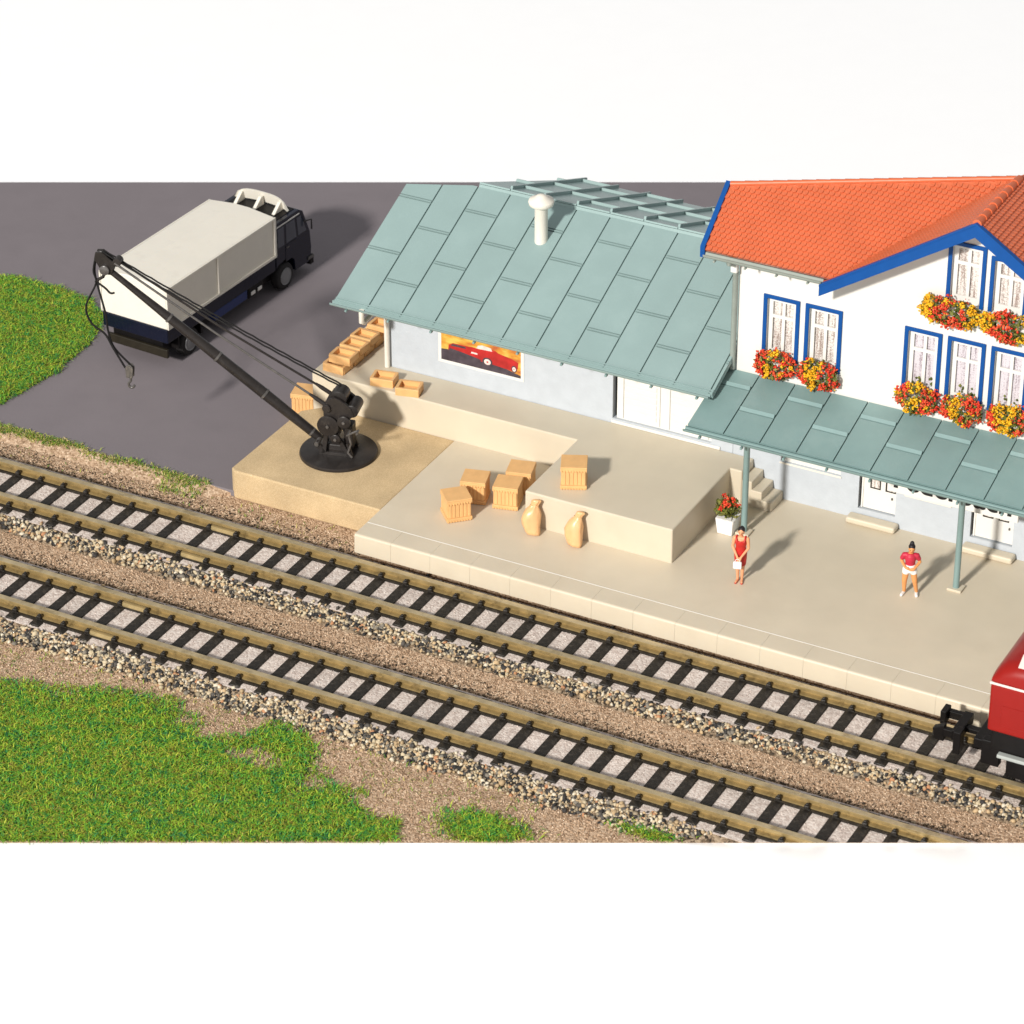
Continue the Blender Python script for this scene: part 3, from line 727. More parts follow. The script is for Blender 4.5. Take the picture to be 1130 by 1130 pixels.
# low windows and doors under the canopy
for (x0, x1, z0, z1) in (low_holes[0], low_holes[2], low_holes[4]):
    f = MB()
    for bx in ((x0+.08, x0+.2, z0, z1), (x1-.14, x1-.02, z0, z1), (x0+.2, x1-.14, z0, z0+.2), (x0+.2, x1-.14, z1-.12, z1-.01), ((x0+x1)/2-.05, (x0+x1)/2+.05, z0+.2, z1-.12)):
        f.box(bx[0], bx[1], WY+.06, WY+.12, bx[2], bx[3])
    wf = f.build('window', M['white'], sb)
    MB().box(x0+.01, x1-.01, WY+.122, WY+.13, z0+.01, z1-.01).build('pane', M['lace'], wf)
    MB().box(x0-.03, x1+.03, WY-.035, WY-.003, z0-.07, z0-.012).build('sill', M['cream_pipe'], wf, bevel=.015)
for (x0, x1, z0, z1) in (low_holes[1], low_holes[3], low_holes[5]):
    dm = MB().box(x0+.12, x1-.02, WY+.08, WY+.14, z0+.03, z1)
    door = dm.build('door', M['white'], sb)
    MB().box(x0+.07, x0+.118, WY+.05, WY+.15, z0+.03, z1).build('door_jamb', M['white'], door)
    for q in (0, 1):
        cx = x0+.34+q*.47
        MB().prism([(cx-.02, 1.72), (cx+.3, 1.72), (cx+.3, 2.7), (cx-.02, 2.7)], WY+.066, WY+.079, 'y').build('pane', M['olive'], door)
        MB().box(cx+.03, cx+.27, WY+.055, WY+.0655, 1.77, 2.66).build('curtain', M['lace'], door)
    MB().box(x1-.16, x1-.12, WY+.03, WY+.079, 1.5, 1.56).build('handle', M['crane_bright'], door)
for i, (xa, xb) in enumerate(((14.96, 16.48), (18.5, 20.05))):
    o = MB().box(xa, xb, 9.5, 9.893, PZ+.001, PZ+.2).build('doorstep', M['dock'], None, bevel=.07, seg=4)
    tag(o, ['rounded beige doorstep below the left white door', 'rounded beige doorstep below the right white door by the canopy post'][i], 'doorstep', 'doorsteps')

# tiles
def tile_roof(mb, P, x0, x1, s0, s1, keep, tw=.168, ex=.152):
    r = 0; s = s0
    while s < s1:
        off = (r % 2)*tw/2; x = x0-off
        while x < x1:
            cx, cs = x+tw/2, s+ex/2
            if keep(cx, cs):
                w_ = tw/2-.008; top_ = ex*1.25; h0, h1 = .05, .01
                pts = [(-w_, ex*.42), (-w_*.8, ex*.15), (-w_*.38, 0), (w_*.38, 0), (w_*.8, ex*.15), (w_, ex*.42)]
                vs = [P(cx+u, s+v, h0-(h0-h1)*v/top_+.02*(1-(u/w_)**2)) for u, v in pts] + [P(cx+w_, s+top_, h1), P(cx-w_, s+top_, h1)]
                lo_ = [P(cx+u, s+v, -.01) for u, v in pts]
                n = len(pts)
                fs = [tuple(range(8))]+[(i, i+8, i+9, i+1) for i in range(n-1)]
                mb.add(vs+lo_, fs)
            x += tw
        s += ex; r += 1
CM = 1/math.sqrt(1+MS*MS); Pm = roof_pt((0, EY, EZ), (1, 0, 0), (0, CM, MS*CM), (0, -MS*CM, CM))
MLEN = (RY-EY)/CM
def zv(Y): return EZ+MS*(Y-EY)
def valley_x(Y): return 14.15+(zv(Y)-8.38)/GS
def keep_main(x, s):
    Y = EY+s*CM; v = valley_x(Y)+.05
    e = min(x, 2*AX-x)
    return (x < v or x > 2*AX-v) and e > X0R+(HX-X0R)*(s+.1-HS)/(MLEN-HS)
mr = MB()
X0R, X1R = 10.38, 26.4
HX = AX; HS = (10.93-EY)/CM; yh, zh = EY+HS*CM, EZ+MS*HS*CM
for xs_ in ((X0R, None), (None, X1R)):
    pass
for side in (0, 1):
    def mx(x): return x if side == 0 else 2*AX-x
    quad = [(X0R, 0), (valley_x(EY)+.1, 0), (valley_x(RY)-.02, MLEN), (HX, MLEN), (X0R, HS)]
    bot = [Pm(mx(x), s, -.1) for x, s in quad]; tp = [Pm(mx(x), s, 0) for x, s in quad]
    mr.add(bot+tp, [(4, 3, 2, 1, 0), (5, 6, 7, 8, 9)]+[(i, (i+1) % 5, (i+1) % 5+5, i+5) for i in range(5)])
tile_roof(mr, Pm, X0R+.03, X1R-.03, -.02, MLEN-.1, keep_main)
mr.build('main_roof', M['orange'], sb)
br = MB()
for side in (1, -1):
    def mx(x): return x if side == 1 else 2*AX-x
    e0, e1, r0, r1 = (mx(X0R), yh+.01, zh-.02), (AX, RY+.01, RZ-.02), (mx(X0R), 14.9, 7.4), (AX, 14.9, 7.4)
    dn = lambda p: (p[0], p[1], p[2]-.12)
    br.add([e0, e1, r1, r0, dn(e0), dn(e1), dn(r1), dn(r0)], [(0, 1, 2), (0, 2, 3), (4, 6, 5), (4, 7, 6), (0, 4, 5, 1), (1, 5, 6, 2), (2, 6, 7, 3), (3, 7, 4, 0)])
br.build('rear_roof', M['orange'], sb)
CG = 1/math.sqrt(1+GS*GS); GY = 9.1
for side in (-1, 1):
    # e1 along the ridge (towards +Y), e2 up the slope
    Pg = roof_pt((AX+side*(AX-14.05), GY, 8.38-.1*GS), (0, 1, 0), (-side*CG, 0, GS*CG), (side*GS*CG, 0, CG))
    GL = (AX-14.05)/CG
    def back_y(s): return EY+(8.38-.1*GS+s*GS*CG-EZ)/MS
    gm = MB(); y1, y2 = back_y(0)+.1, back_y(GL)+.1
    quad = [(0, 0), (y1-GY, 0), (y2-GY, GL), (0, GL)]
    gm.hexa([Pg(u, s, -.1) for u, s in quad], [Pg(u, s, 0) for u, s in quad])
    tile_roof(gm, Pg, .06, y2-GY, 0, GL-.08, lambda u, s: u < back_y(s)-GY+.1)
    gm.build('gable_roof', M['orange'], sb)
    # blue bargeboard along the verge
    q0 = (AX+side*(AX-13.98), 8.38-.17*GS); q1 = (AX, AZR+.02)
    bb = MB().prism([q0, q1, (q1[0], q1[1]-.36), (q0[0], q0[1]-.3)], GY-.07, GY-.001, 'y')
    bb.build('bargeboard', M['blue'], sb)
    MB().prism([(q0[0], q0[1]+.01), (q1[0], q1[1]+.012), (q1[0], q1[1]+.07), (q0[0], q0[1]+.07)], GY-.09, GY+.06, 'y').build('verge_cap', M['blue'], sb)
rd = MB()
for i in range(9):
    y = GY+.02+i*.4
    if y > 12.2: break
    rd.tube([(AX, y, AZR+.03), (AX, y+.42, AZR+.015)], [.13, .105], 10)
rd.build('gable_ridge_tiles', M['orange_ridge'], sb, smooth=50)
rd = MB()
for side in (1, -1):
    e0 = Vector(((X0R if side == 1 else 2*AX-X0R), yh, zh+.02)); e1 = Vector((AX, RY, RZ+.02)); k_ = int((e1-e0).length/.4)
    for i in range(k_):
        p0, p1 = e0.lerp(e1, i/k_), e0.lerp(e1, (i+1.06)/k_); rd.tube([p0, p1], [.085, .07], 10)
rd.build('ridge_tiles', M['orange_ridge'], sb, smooth=50)
for xs_ in (X0R-.145, X1R+.005):   # verges of the main roof
    vb = MB().prism([(EY-.03, EZ+.1), (yh, zh+.1), (yh+.1, zh-.1), (EY-.03, EZ-.24)], xs_, xs_+.14, 'x')
    vb.build('bargeboard', M['blue'], sb)
    MB().prism([(yh+.105, zh-.02), (14.95, 7.46), (14.95, 7.2), (yh+.105, zh-.3)], xs_, xs_+.14, 'x').build('bargeboard', M['blue'], sb)
for xa, xb in ((10.42, 14.02), (22.8, 26.3)):
    gm = MB(); half_pipe(gm, xa, xb, 9.16, 8.42, .12); gm.box(xa, xb, 9.26, 9.29, 8.32, 8.42)
    gt = gm.build('gutter', M['grey_pipe'], sb, smooth=40)
    for i in range(4):
        x = xa+.35+i*.95
        MB().box(x-.03, x+.03, 9.02, 9.16, 8.26, 8.315).build('gutter_bracket', M['grey_pipe'], gt, bevel=.01)
dp = MB().tube([(11.13, 9.3, 8.36), (11.13, 9.3, 8.2), (11.13, 9.72, 8.0), (11.13, 9.79, 7.9), (11.13, 9.79, 4.6)], .085, 10)
dpo = dp.build('downpipe', M['grey_pipe'], sb, smooth=50)
MB().box(11.03, 11.23, 9.62, 9.78, 7.75, 8.05).build('hopper', M['white'], dpo, bevel=.03)

# ------------------------------------------------------------------ canopy, posts, sign
ca = empty('platform_canopy', 'dull teal platform canopy on slim posts in front of the station', 'canopy', (16, 8.6, PZ))
TC = math.atan2(4.5-3.82, 9.88-7.45)
Pc = roof_pt((0, 7.45, 3.82), (1, 0, 0), (0, math.cos(TC), math.sin(TC)), (0, -math.sin(TC), math.cos(TC)))
CL = (9.88-7.45)/math.cos(TC)
cm = MB(); sk = lambda Y: (Y-7.45)/math.cos(TC)
panel_roof(cm, Pc, 10.84, 25.2, 1.12, CL, [sk(9.25)], [sk(8.45)], .042)
cm.build('canopy_roof', M['teal_canopy'], ca)
gm = MB(); half_pipe(gm, 10.78, 25.3, 7.34, 3.8, .12); gm.box(10.78, 25.3, 7.415, 7.445, 3.67, 3.8)
gt = gm.build('gutter', M['teal_canopy'], ca, smooth=40)
for i in range(11):
    x = 11.3+1.3*i
    MB().box(x-.03, x+.03, 7.2, 7.34, 3.61, 3.685).build('gutter_bracket', M['teal_trim'], gt, bevel=.01)
MB().box(10.9, 25.1, 7.52, 7.72, 3.56, 3.68).build('front_beam', M['teal_canopy'], ca, bevel=.02)
for x in (12.62, 19.12, 25.0):
    pst = MB().lathe([(.095, PZ+.06), (.09, PZ+.1), (.09, 3.53), (.11, 3.56)], (x, 7.62, 0), 16).build('post', M['teal_trim'], ca, smooth=50)
    MB().box(x-.21, x+.21, 7.44, 7.82, PZ+.001, PZ+.075).build('base_plate', M['dock'], pst, bevel=.015)
sg = empty('station_sign', 'white hanging name board reading Federbach under the canopy', 'sign', (18.4, 8.6, 2.6))
MB().box(16.52, 20.42, 8.62, 8.72, 2.62, 3.5).build('board', M['white'], sg, bevel=.015)
for x in (16.8, 20.1): MB().box(x-.03, x+.03, 8.65, 8.7, 3.5, 3.98).build('hanger', M['teal_trim'], sg)
cu = bpy.data.curves.new('lettering', 'FONT'); cu.body = 'Federbach'; cu.size = .92; cu.extrude = .012; cu.offset = .018; cu.align_x = 'CENTER'
tmp = bpy.data.objects.new('lettering', cu); COL.objects.link(tmp)
bpy.context.view_layer.update()
me = bpy.data.meshes.new_from_object(tmp.evaluated_get(bpy.context.evaluated_depsgraph_get()))
bpy.data.objects.remove(tmp)
xs_ = [v.co.x for v in me.vertices]; wx = max(xs_)-min(xs_); mid = (max(xs_)+min(xs_))/2
for v in me.vertices:
    a, b_, c = v.co; v.co = ((a-mid)*3.5/wx+18.47-18.4, 8.606-8.6-c, b_+2.81-2.6)
lt = link('lettering', me, M['letter'], sg)

# ------------------------------------------------------------------ flowers
def blob_points(n, c, r, fill=.55):
    out = []
    while len(out) < n:
        p = nrng.normal(size=3); p /= np.linalg.norm(p)
        k = nrng.uniform(fill, 1.0)*(1+.16*noise.noise(Vector((p*3+c).tolist())))
        out.append(np.array(c)+p*np.array(r)*k)
    return np.array(out)
def leaves(name, P, size, m, parent):
    n = len(P); V = np.zeros((n, 4, 3)); a = nrng.normal(size=(n, 3)); a /= np.linalg.norm(a, axis=1)[:, None]
    b_ = np.cross(a, nrng.normal(size=(n, 3))); b_ /= np.linalg.norm(b_, axis=1)[:, None]
    s = (size*nrng.uniform(.6, 1.3, n))[:, None]
    V[:, 0] = P-a*s; V[:, 1] = P+b_*s*.55; V[:, 2] = P+a*s; V[:, 3] = P-b_*s*.55
    inv = np.array(MW[parent.name].inverted()); W = V.reshape(-1, 3)@inv[:3, :3].T+inv[:3, 3]
    o = big_mesh(name, W, np.arange(n*4).reshape(n, 4), m, parent); o['kind'] = 'stuff'; return o
def blossoms(name, P, size, m, parent):
    if len(P) == 0: return
    inv = np.array(MW[parent.name].inverted()); W = np.array(P)@inv[:3, :3].T+inv[:3, 3]
    o = scatter(name, W, size*nrng.uniform(.6, 1.2, len(W)), ico(), m, .9, .18, parent); o['kind'] = 'stuff'; return o
def flower_box(x0, x1, z, label, bands):
    """trough under a window filled with red and yellow bloom; bands give the yellow stretches"""
    x0, x1 = x0+.07, x1-.07
    t = empty('flower_box', label, 'flower box', ((x0+x1)/2, WY, z), group='flower boxes on the white wall')
    MB().box(x0+.08, x1-.08, WY-.3, WY-.004, z-.2, z+.06).build('trough', M['white'], t, bevel=.02)
    n = int(560*(x1-x0)/1.2)
    def cloud(k, g):
        out = []
        L_ = x1-x0
        for i in range(k):
            u = rng.random(); env = .8+.2*math.sin(math.pi*min(1, max(0, u)))+.3*noise.noise(Vector((x0+u*L_*2.6, z, 3)))
            th = rng.uniform(-.25*math.pi, 1.05*math.pi)-math.pi*.1; rr = rng.uniform(g, 1.02)*env*(.55+.5*math.sin(math.pi*min(1, max(0, u)))**.6)
            out.append((x0+u*L_, WY-.2-.36*rr*math.cos(th-math.pi*.35), z-.02+.42*rr*math.sin(th-math.pi*.3)))
        out = np.array(out); out[:, 1] = np.minimum(out[:, 1], WY-.02)
        return out
    leaves('foliage', cloud(n, .45)+nrng.normal(size=(n, 3))*.025, .065, M['leaf'], t)
    Cc = cloud(int(92*(x1-x0)/1.2), .78); B = []; yel = []
    for p in Cc:
        isy = any(a < (p[0]-x0)/(x1-x0)+.1*noise.noise(Vector((p[0]*3, p[2]*4, 1))) < b_ for a, b_ in bands)
        if rng.random() < .07: isy = not isy
        for q in range(rng.randint(6, 11)):
            B.append(p+nrng.normal(size=3)*np.array((.045, .03, .045))); yel.append(isy)
    B = np.array(B); B[:, 1] = np.minimum(B[:, 1], WY-.03); yel = np.array(yel)
    blossoms('red_blossoms', B[~yel], .04, M['flower_red'], t)
    blossoms('yellow_blossoms', B[yel], .042, M['flower_yellow'], t)
flower_box(11.86, 13.14, 5.12, 'red flower box with a yellow middle at the leftmost window', [(.3, .58)])
flower_box(13.2, 14.5, 5.14, 'flower box with a yellow left half at the window right of the leftmost', [(.22, .62)])
flower_box(16.16, 17.5, 5.14, 'flower box with a yellow middle at the left of the three middle floor windows', [(.28, .6)])
flower_box(17.55, 18.82, 5.16, 'flower box below the centre of the three middle floor windows', [(.25, .55)])
flower_box(18.9, 20.15, 5.18, 'mostly yellow flower box below the right one of the three middle floor windows', [(.2, .7)])
flower_box(16.75, 18.5, 8.1, 'large flower box with a yellow left end under the left gable window', [(-.2, .22), (.78, 1.2)])
flower_box(18.5, 20.3, 8.02, 'large flower box under the right gable window', [(-.2, .2), (.62, .9)])

# planter by the dock
pt = empty('planter', 'white square planter with red flowers in the corner of the dock', 'planter', (12.17, 7.5, PZ), R(-4))
def frustum(mb, c, a, b_, z0, z1):
    mb.hexa([(c[0]-a, c[1]-a, z0), (c[0]+a, c[1]-a, z0), (c[0]+a, c[1]+a, z0), (c[0]-a, c[1]+a, z0)], [(c[0]-b_, c[1]-b_, z1), (c[0]+b_, c[1]-b_, z1), (c[0]+b_, c[1]+b_, z1), (c[0]-b_, c[1]+b_, z1)])
pm = MB(); frustum(pm, (12.17, 7.5), .22, .285, PZ+.001, PZ+.53)
pot = pm.build('pot', M['white_cloth'], pt, bevel=.02)
pm = MB()
for sx in (-1, 1):
    for q in (-.16, 0, .16):
        pm.hexa([(12.17+q-.06, 7.5-.235, PZ+.02), (12.17+q+.06, 7.5-.235, PZ+.02), (12.17+q+.06, 7.5-.215, PZ+.02), (12.17+q-.06, 7.5-.215, PZ+.02)],
                [(12.17+q*1.25-.07, 7.5-.295, PZ+.525), (12.17+q*1.25+.07, 7.5-.295, PZ+.525), (12.17+q*1.25+.07, 7.5-.27, PZ+.525), (12.17+q*1.25-.07, 7.5-.27, PZ+.525)])
    break
pm.build('pot_slats', M['white_cloth'], pot)
sm = MB()
for i in range(16):
    a = rng.uniform(0, 6.28); r_ = rng.uniform(.15, .42); h = rng.uniform(.55, 1.0)*(1-.25*r_)
    sm.tube([(12.17+.06*math.cos(a), 7.5+.06*math.sin(a), PZ+.5), (12.17+r_*.6*math.cos(a), 7.5+r_*.6*math.sin(a), PZ+.52+h*.42), (12.17+r_*math.cos(a), 7.5+r_*math.sin(a), PZ+.52+h*.66)], .012, 4)
sm.build('stem', M['leaf'], pt)
leaves('foliage', blob_points(460, (12.15, 7.5, PZ+.76), (.42, .38, .3), .1), .07, M['leaf'], pt)
fl = []
for i in range(13):
    a = rng.uniform(0, 6.28); r_ = rng.uniform(.05, .4)
    c = (12.17+r_*math.cos(a), 7.5+r_*math.sin(a), PZ+1.04+rng.uniform(-.12, .18)-.25*r_)
    fl += list(blob_points(14, c, (.09, .09, .07), .4))
blossoms('red_blossoms', np.array(fl), .036, M['flower_red'], pt)

# ------------------------------------------------------------------ crates, trays, sacks
def make_crate(loc, rz, label):
    t = empty('wooden_crate', label, 'crate', loc, rz, 'closed wooden crates')
    h = .345
    b = MB().box(-h, h, -h, h, .02, .68).build('crate_body', M['wood'], t, local=True)
    s = MB()
    for i in range(6):
        u = -h+.03+i*.113
        for sg_ in (-1, 1):
            s.box(u, u+.085, sg_*h-.018, sg_*h+.018, .13, .57); s.box(sg_*h-.018, sg_*h+.018, u, u+.085, .13, .57)
    s.build('slats', M['wood'], b, bevel=.008, seg=1, local=True)
    e = MB()
    for z0, z1 in ((0, .12), (.57, .68)):
        k = h+.035
        e.box(-k, k, -k, k, z0, z1)
    e.box(-k, k, -k, k, .681, .725)
    for i in range(9):
        u = -k+.02+i*.082
        for sg_ in (-1, 1): e.box(u, u+.042, sg_*k-.024, sg_*k+.024, .575, .625); e.box(u, u+.042, sg_*k-.024, sg_*k+.024, .0, .05)
    e.build('battens', M['wood'], t, bevel=.012, seg=2, local=True)
    return t
cr = make_crate((4.84, 4.67, PZ+.006), R(44), 'front wooden crate of the group on the platform, nearest the track')
G = 'closed wooden crates'
dup(cr, (4.86, 5.8, PZ+.006), R(16), 'wooden crate just behind the front crate, partly covered by it')
dup(cr, (5.85, 5.96, PZ+.006), R(14.5), 'wooden crate on the platform nearest the two sacks')
dup(cr, (5.79, 6.9, PZ+.006), R(15), 'rearmost wooden crate on the platform in front of the dock ledge')
dup(cr, (7.87, 6.2, DZ+.001), R(24.5), 'single wooden crate standing on top of the raised dock bay')
dup(cr, (-2.86, 9.15, AZ+.001), R(14), 'lone wooden crate on the asphalt behind the sand coloured crane block')
def tray(loc, rz, label, first=[None]):
    if first[0] is None:
        t = empty('open_tray', label, 'tray', loc, rz, 'open wooden trays')
        a, b_, h = .365, .3, .25; c = .085
        s = MB(); s.hexa([(-a, -b_, 0), (a, -b_, 0), (a, b_, 0), (-a, b_, 0)], [(-a+.02, -b_+.02, .09), (a-.02, -b_+.02, .09), (a-.02, b_-.02, .09), (-a+.02, b_-.02, .09)])
        s.build('tray_floor', M['wood'], t, local=True)
        q = MB()
        q.box(-a, a, -b_, -b_+c, .002, h); q.box(-a, a, b_-c, b_, .002, h); q.box(-a, -a+c, -b_+c, b_-c, .002, h); q.box(a-c, a, -b_+c, b_-c, .002, h)
        q.build('tray_rim', M['wood'], t, bevel=.018, seg=2, local=True)
        first[0] = t; return t
    return dup(first[0], loc, rz, label)
tray((.1, 8.89, DZ+.001), R(12), 'open wooden tray alone on the ledge left of the poster, nearer the stack')
tray((1.06, 8.72, DZ+.001), R(14), 'open wooden tray alone on the ledge nearest the poster')
for i in range(5):
    tray((-1.57+.012*(i % 2), 8.98+.66*i, DZ+.001), R(rng.uniform(-2, 2)), ['foremost open tray in the bottom row of the stack at the dock corner', 'second open tray of the bottom row of the tray stack', 'third open tray of the bottom row of the tray stack', 'fourth open tray of the bottom row of the tray stack', 'rearmost open tray in the bottom row of the tray stack'][i])
for i, (x, y) in enumerate(((-1.46, 9.16), (-1.48, 9.86), (-1.49, 10.52), (-1.38, 11.38))):
    tray((x, y, DZ+.252), R(rng.uniform(-3, 3)), ['foremost open tray in the upper row of the stack at the dock corner', 'second open tray of the upper row of the tray stack', 'third open tray of the upper row of the tray stack', 'rearmost open tray in the upper row, half behind the white downpipe'][i])
def sack(loc, rz, label, seed):
    t = empty('sack', label, 'sack', loc, rz, 'tied sacks leaning on the dock')
    prof = [(.12, 0), (.22, .02), (.27, .1), (.3, .26), (.31, .42), (.29, .56), (.24, .66), (.175, .74), (.13, .79), (.12, .82), (.13, .86), (.145, .915), (.15, .95), (.1, .98), (.03, .985)]
    mb = MB().lathe(prof, (0, 0, 0), 28, sx=1.0, sy=.66)
    out = []
    for x, y, z in mb.v:
        th = math.atan2(y/.66, x); g_ = max(0, min(1, (z-.6)/.2))
        k = 1+.2*noise.noise(Vector((math.cos(th)*1.3+seed, math.sin(th)*1.3, z*2.4)))+.1*noise.noise(Vector((math.cos(th)*3+seed, math.sin(th)*3, z*6)))+.12*g_*math.sin(6*th+seed)
        cs, sn = abs(math.cos(th)), abs(math.sin(th)); k *= 1+(1-g_)*.12*((cs**3+sn**3)**(-1/3)-1)*2
        x, y = x*k, y*k
        x += .55*(z-.42)**2-.02+(.1*(.3-z) if z < .3 else 0)
        c, s_ = math.cos(-.26), math.sin(-.26)
        x *= .92; y *= .95; z *= 1.08
        y, z = y*c-z*s_, y*s_+z*c
        out.append((x, y, max(z, 0.0)))
    mb.v = out; mb.build('sack_body', M['sack'], t, smooth=70, local=True)
    tie = MB(); tie.v = []; n = 16
    ring = [(.122*math.cos(6.2832*i/n)+.055, .088*math.sin(6.2832*i/n)+.88*.257, .88*.966-.02*math.sin(6.2832*i/n)) for i in range(n+1)]
    tie.tube(ring, .014, 6); tie.build('tie', M['sack'], t, smooth=60, local=True)
    return t
sack((7.22, 4.72, PZ+.002), R(10), 'left tied sack leaning against the dock corner', 3)
sack((8.55, 4.74, PZ+.002), R(-6), 'right tied sack leaning against the dock front', 8)

# ------------------------------------------------------------------ crane
cr = empty('hand_crane', 'charcoal hand crane with a long raised jib on a round base', 'crane', (.03, 6.2, PZ+.006), R(195))
B_ = dict(local=True)
MB().lathe([(1.17, 0), (1.18, .04), (1.16, .1), (1.12, .115), (.4, .118)], n=48).build('base_plate', M['crane'], cr, smooth=40, **B_)
for sy in (1, -1):
    y = .33*sy
    f = MB()
    def bar(p, q, w_, y=y, mb=f, t=.05):
        (x0, z0), (x1, z1) = p, q; dx, dz = x1-x0, z1-z0; l = math.hypot(dx, dz); nx_, nz_ = -dz/l*w_/2, dx/l*w_/2
        mb.prism([(x0+nx_, z0+nz_), (x1+nx_, z1+nz_), (x1-nx_, z1-nz_), (x0-nx_, z0-nz_)], y-t, y+t, 'y')
    bar((.5, .16), (-.5, .16), .1); bar((.36, .15), (.2, 1.35), .13); bar((-.42, .15), (-.04, .78), .13); bar((-.04, .7), (-.2, 1.4), .12)
    bar((.34, .17), (.62, .5), .17); bar((-.5, .15), (-.36, .55), .08)
    f.prism([(.33, 1.45), (.33, 1.75), (.2, 1.98), (0, 2.1), (-.2, 2.02), (-.52, 1.78), (-.6, 1.55), (-.42, 1.35), (-.1, 1.25), (.15, 1.3)], y-.055, y+.055, 'y')
    f.build('side_frame', M['crane'], cr, bevel=.012, seg=1, **B_)
def ycyl(name, x, z, r, y0, y1, m='crane', parent=None, n=28):
    o = MB().lathe([(r*.9, y0), (r, y0+.012), (r, y1-.012), (r*.9, y1)], (x, 0, z), n, 'y').build(name, M[m], parent or cr, smooth=40, **B_); return o
ycyl('gear_wheel', .18, 1.16, .33, .42, .5); ycyl('gear_boss', .18, 1.16, .05, .5, .55, 'crane_bright')
ycyl('gear_wheel', -.31, 1.34, .2, .42, .5); ycyl('gear_boss', -.31, 1.34, .05, .5, .54, 'crane_bright')
ycyl('gear_wheel', .18, 1.16, .33, -.5, -.42)
ycyl('pinion', -.04, .74, .15, .4, .5); ycyl('axle', -.04, .74, .05, -.42, .54, 'crane_bright')
ycyl('axle', .56, .46, .07, -.42, .44, 'crane_bright')
ycyl('rope_drum', -.1, 1.98, .25, -.26, .26); ycyl('guide_roller', -.52, 1.66, .2, -.32, .36); ycyl('guide_roller', .22, 1.72, .13, -.36, .46)
ycyl('winch_drum', -.1, 1.2, .2, -.26, .26)
MB().box(-.35, .3, -.24, .24, .12, .42).build('gear_housing', M['crane'], cr, bevel=.04, **B_)
MB().box(-.5, -.22, -.2, .2, .3, 1.1).build('brake_housing', M['crane'], cr, bevel=.04, **B_)
ck = MB().tube([(-.45, .34, 1.0), (-.45, .62, 1.0), (-.62, .64, 1.12), (-.8, .64, 1.22), (-.8, .86, 1.22)], .035, 8)
ck.build('crank', M['crane_bright'], cr, smooth=50, **B_)
lv = MB().tube([(-.42, .4, .95), (-.5, .42, .6), (-.4, .42, .3), (-.52, .42, .14)], .035, 8); lv.build('brake_lever', M['crane_bright'], cr, smooth=50, **B_)
# jib
a0, a1 = Vector((.58, 0, .46)), Vector((6.95, 0, 5.44)); ax = (a1-a0)
st_ = [(0, .12), (.03, .145), (.26, .17), (.48, .165), (.705, .14), (.75, .125), (.9, .095), (1, .09)]
MB().tube([a0+ax*t for t, r in st_], [r for t, r in st_], 16).build('jib', M['crane'], cr, smooth=50, **B_)
for t, r in ((.035, .15), (.258, .19), (.478, .185), (.704, .16)):
    p = a0+ax*t; u = ax.normalized()
    MB().tube([p-u*.04, p-u*.03, p+u*.03, p+u*.04], [r*.85, r, r, r*.85], 16).build('jib_collar', M['crane_bright'], cr, smooth=30, **B_)
for sy in (-1, 1):
    MB().prism([(6.75, 5.25), (6.98, 5.25), (7.25, 5.72), (7.2, 5.95), (7.0, 5.97), (6.6, 5.62)], .1*sy-.025, .1*sy+.025, 'y').build('head_plate', M['crane'], cr, bevel=.01, seg=1, **B_)
ycyl('sheave', 7.05, 5.8, .17, -.07, .07); ycyl('sheave', 6.93, 5.42, .15, .13, .22, 'crane_bright'); ycyl('sheave', 6.55, 5.68, .13, -.14, .14)
MB().tube([(6.93, 0, 5.35), (7.05, 0, 5.1), (7.2, 0, 5.0), (7.28, 0, 4.9)], .05, 8).build('rope_guide', M['crane'], cr, smooth=50, **B_)
for sy in (-1, 1):
    r_ = MB().tube([(6.62, .12*sy, 5.66), (3.6, .21*sy, 3.75), (.2, .34*sy, 1.78)], .036, 8); r_.build('stay_rod', M['crane_bright'] if sy > 0 else M['crane'], cr, smooth=50, **B_)
    MB().tube([(.75, .33*sy, 2.1), (.55, .33*sy, 1.98), (.2, .34*sy, 1.76)], [.04, .065, .065], 8).build('stay_end', M['crane'], cr, smooth=50, **B_)
for k, sag in ((-.06, .22), (.06, .3)):
    pts_ = []
    for i in range(41):
        t = i/40; tw = .01*math.sin(t*90+(0 if k < 0 else 3.14))
        pts_.append((7.0+(-.1-7.0)*t, k+tw-.16*t, 5.96+(2.22-5.96)*t-sag*4*t*(1-t)*.3+.008*math.cos(t*90)))
    MB().tube(pts_, .026, 6).build('hoist_rope', M['rope'], cr, smooth=60, **B_)
def smooth_path(p, n=8):
    out = []
    for i in range(len(p)-1):
        p0, p1, p2, p3 = (Vector(p[max(i-1, 0)]), Vector(p[i]), Vector(p[i+1]), Vector(p[min(i+2, len(p)-1)]))
        for k in range(n):
            t = k/n; out.append(.5*((2*p1)+(-p0+p2)*t+(2*p0-5*p1+4*p2-p3)*t*t+(-p0+3*p1-3*p2+p3)*t**3))
    return out+[Vector(p[-1])]
MB().tube(smooth_path([(7.2, .03, 5.85), (7.32, .03, 5.3), (7.27, .03, 4.88), (7.62, .05, 4.1), (7.5, .04, 3.55), (7.1, .02, 3.2), (6.85, .05, 2.75), (6.52, .06, 2.15)]), .032, 6).build('hook_rope', M['rope'], cr, smooth=60, **B_)
MB().tube(smooth_path([(7.22, -.03, 5.8), (7.3, -.02, 5.3), (7.25, 0, 4.88), (7.05, 0, 3.9), (7.0, 0, 3.3), (6.85, -.02, 2.75), (6.38, -.05, 2.2)]), .032, 6).build('hook_rope', M['rope'], cr, smooth=60, **B_)
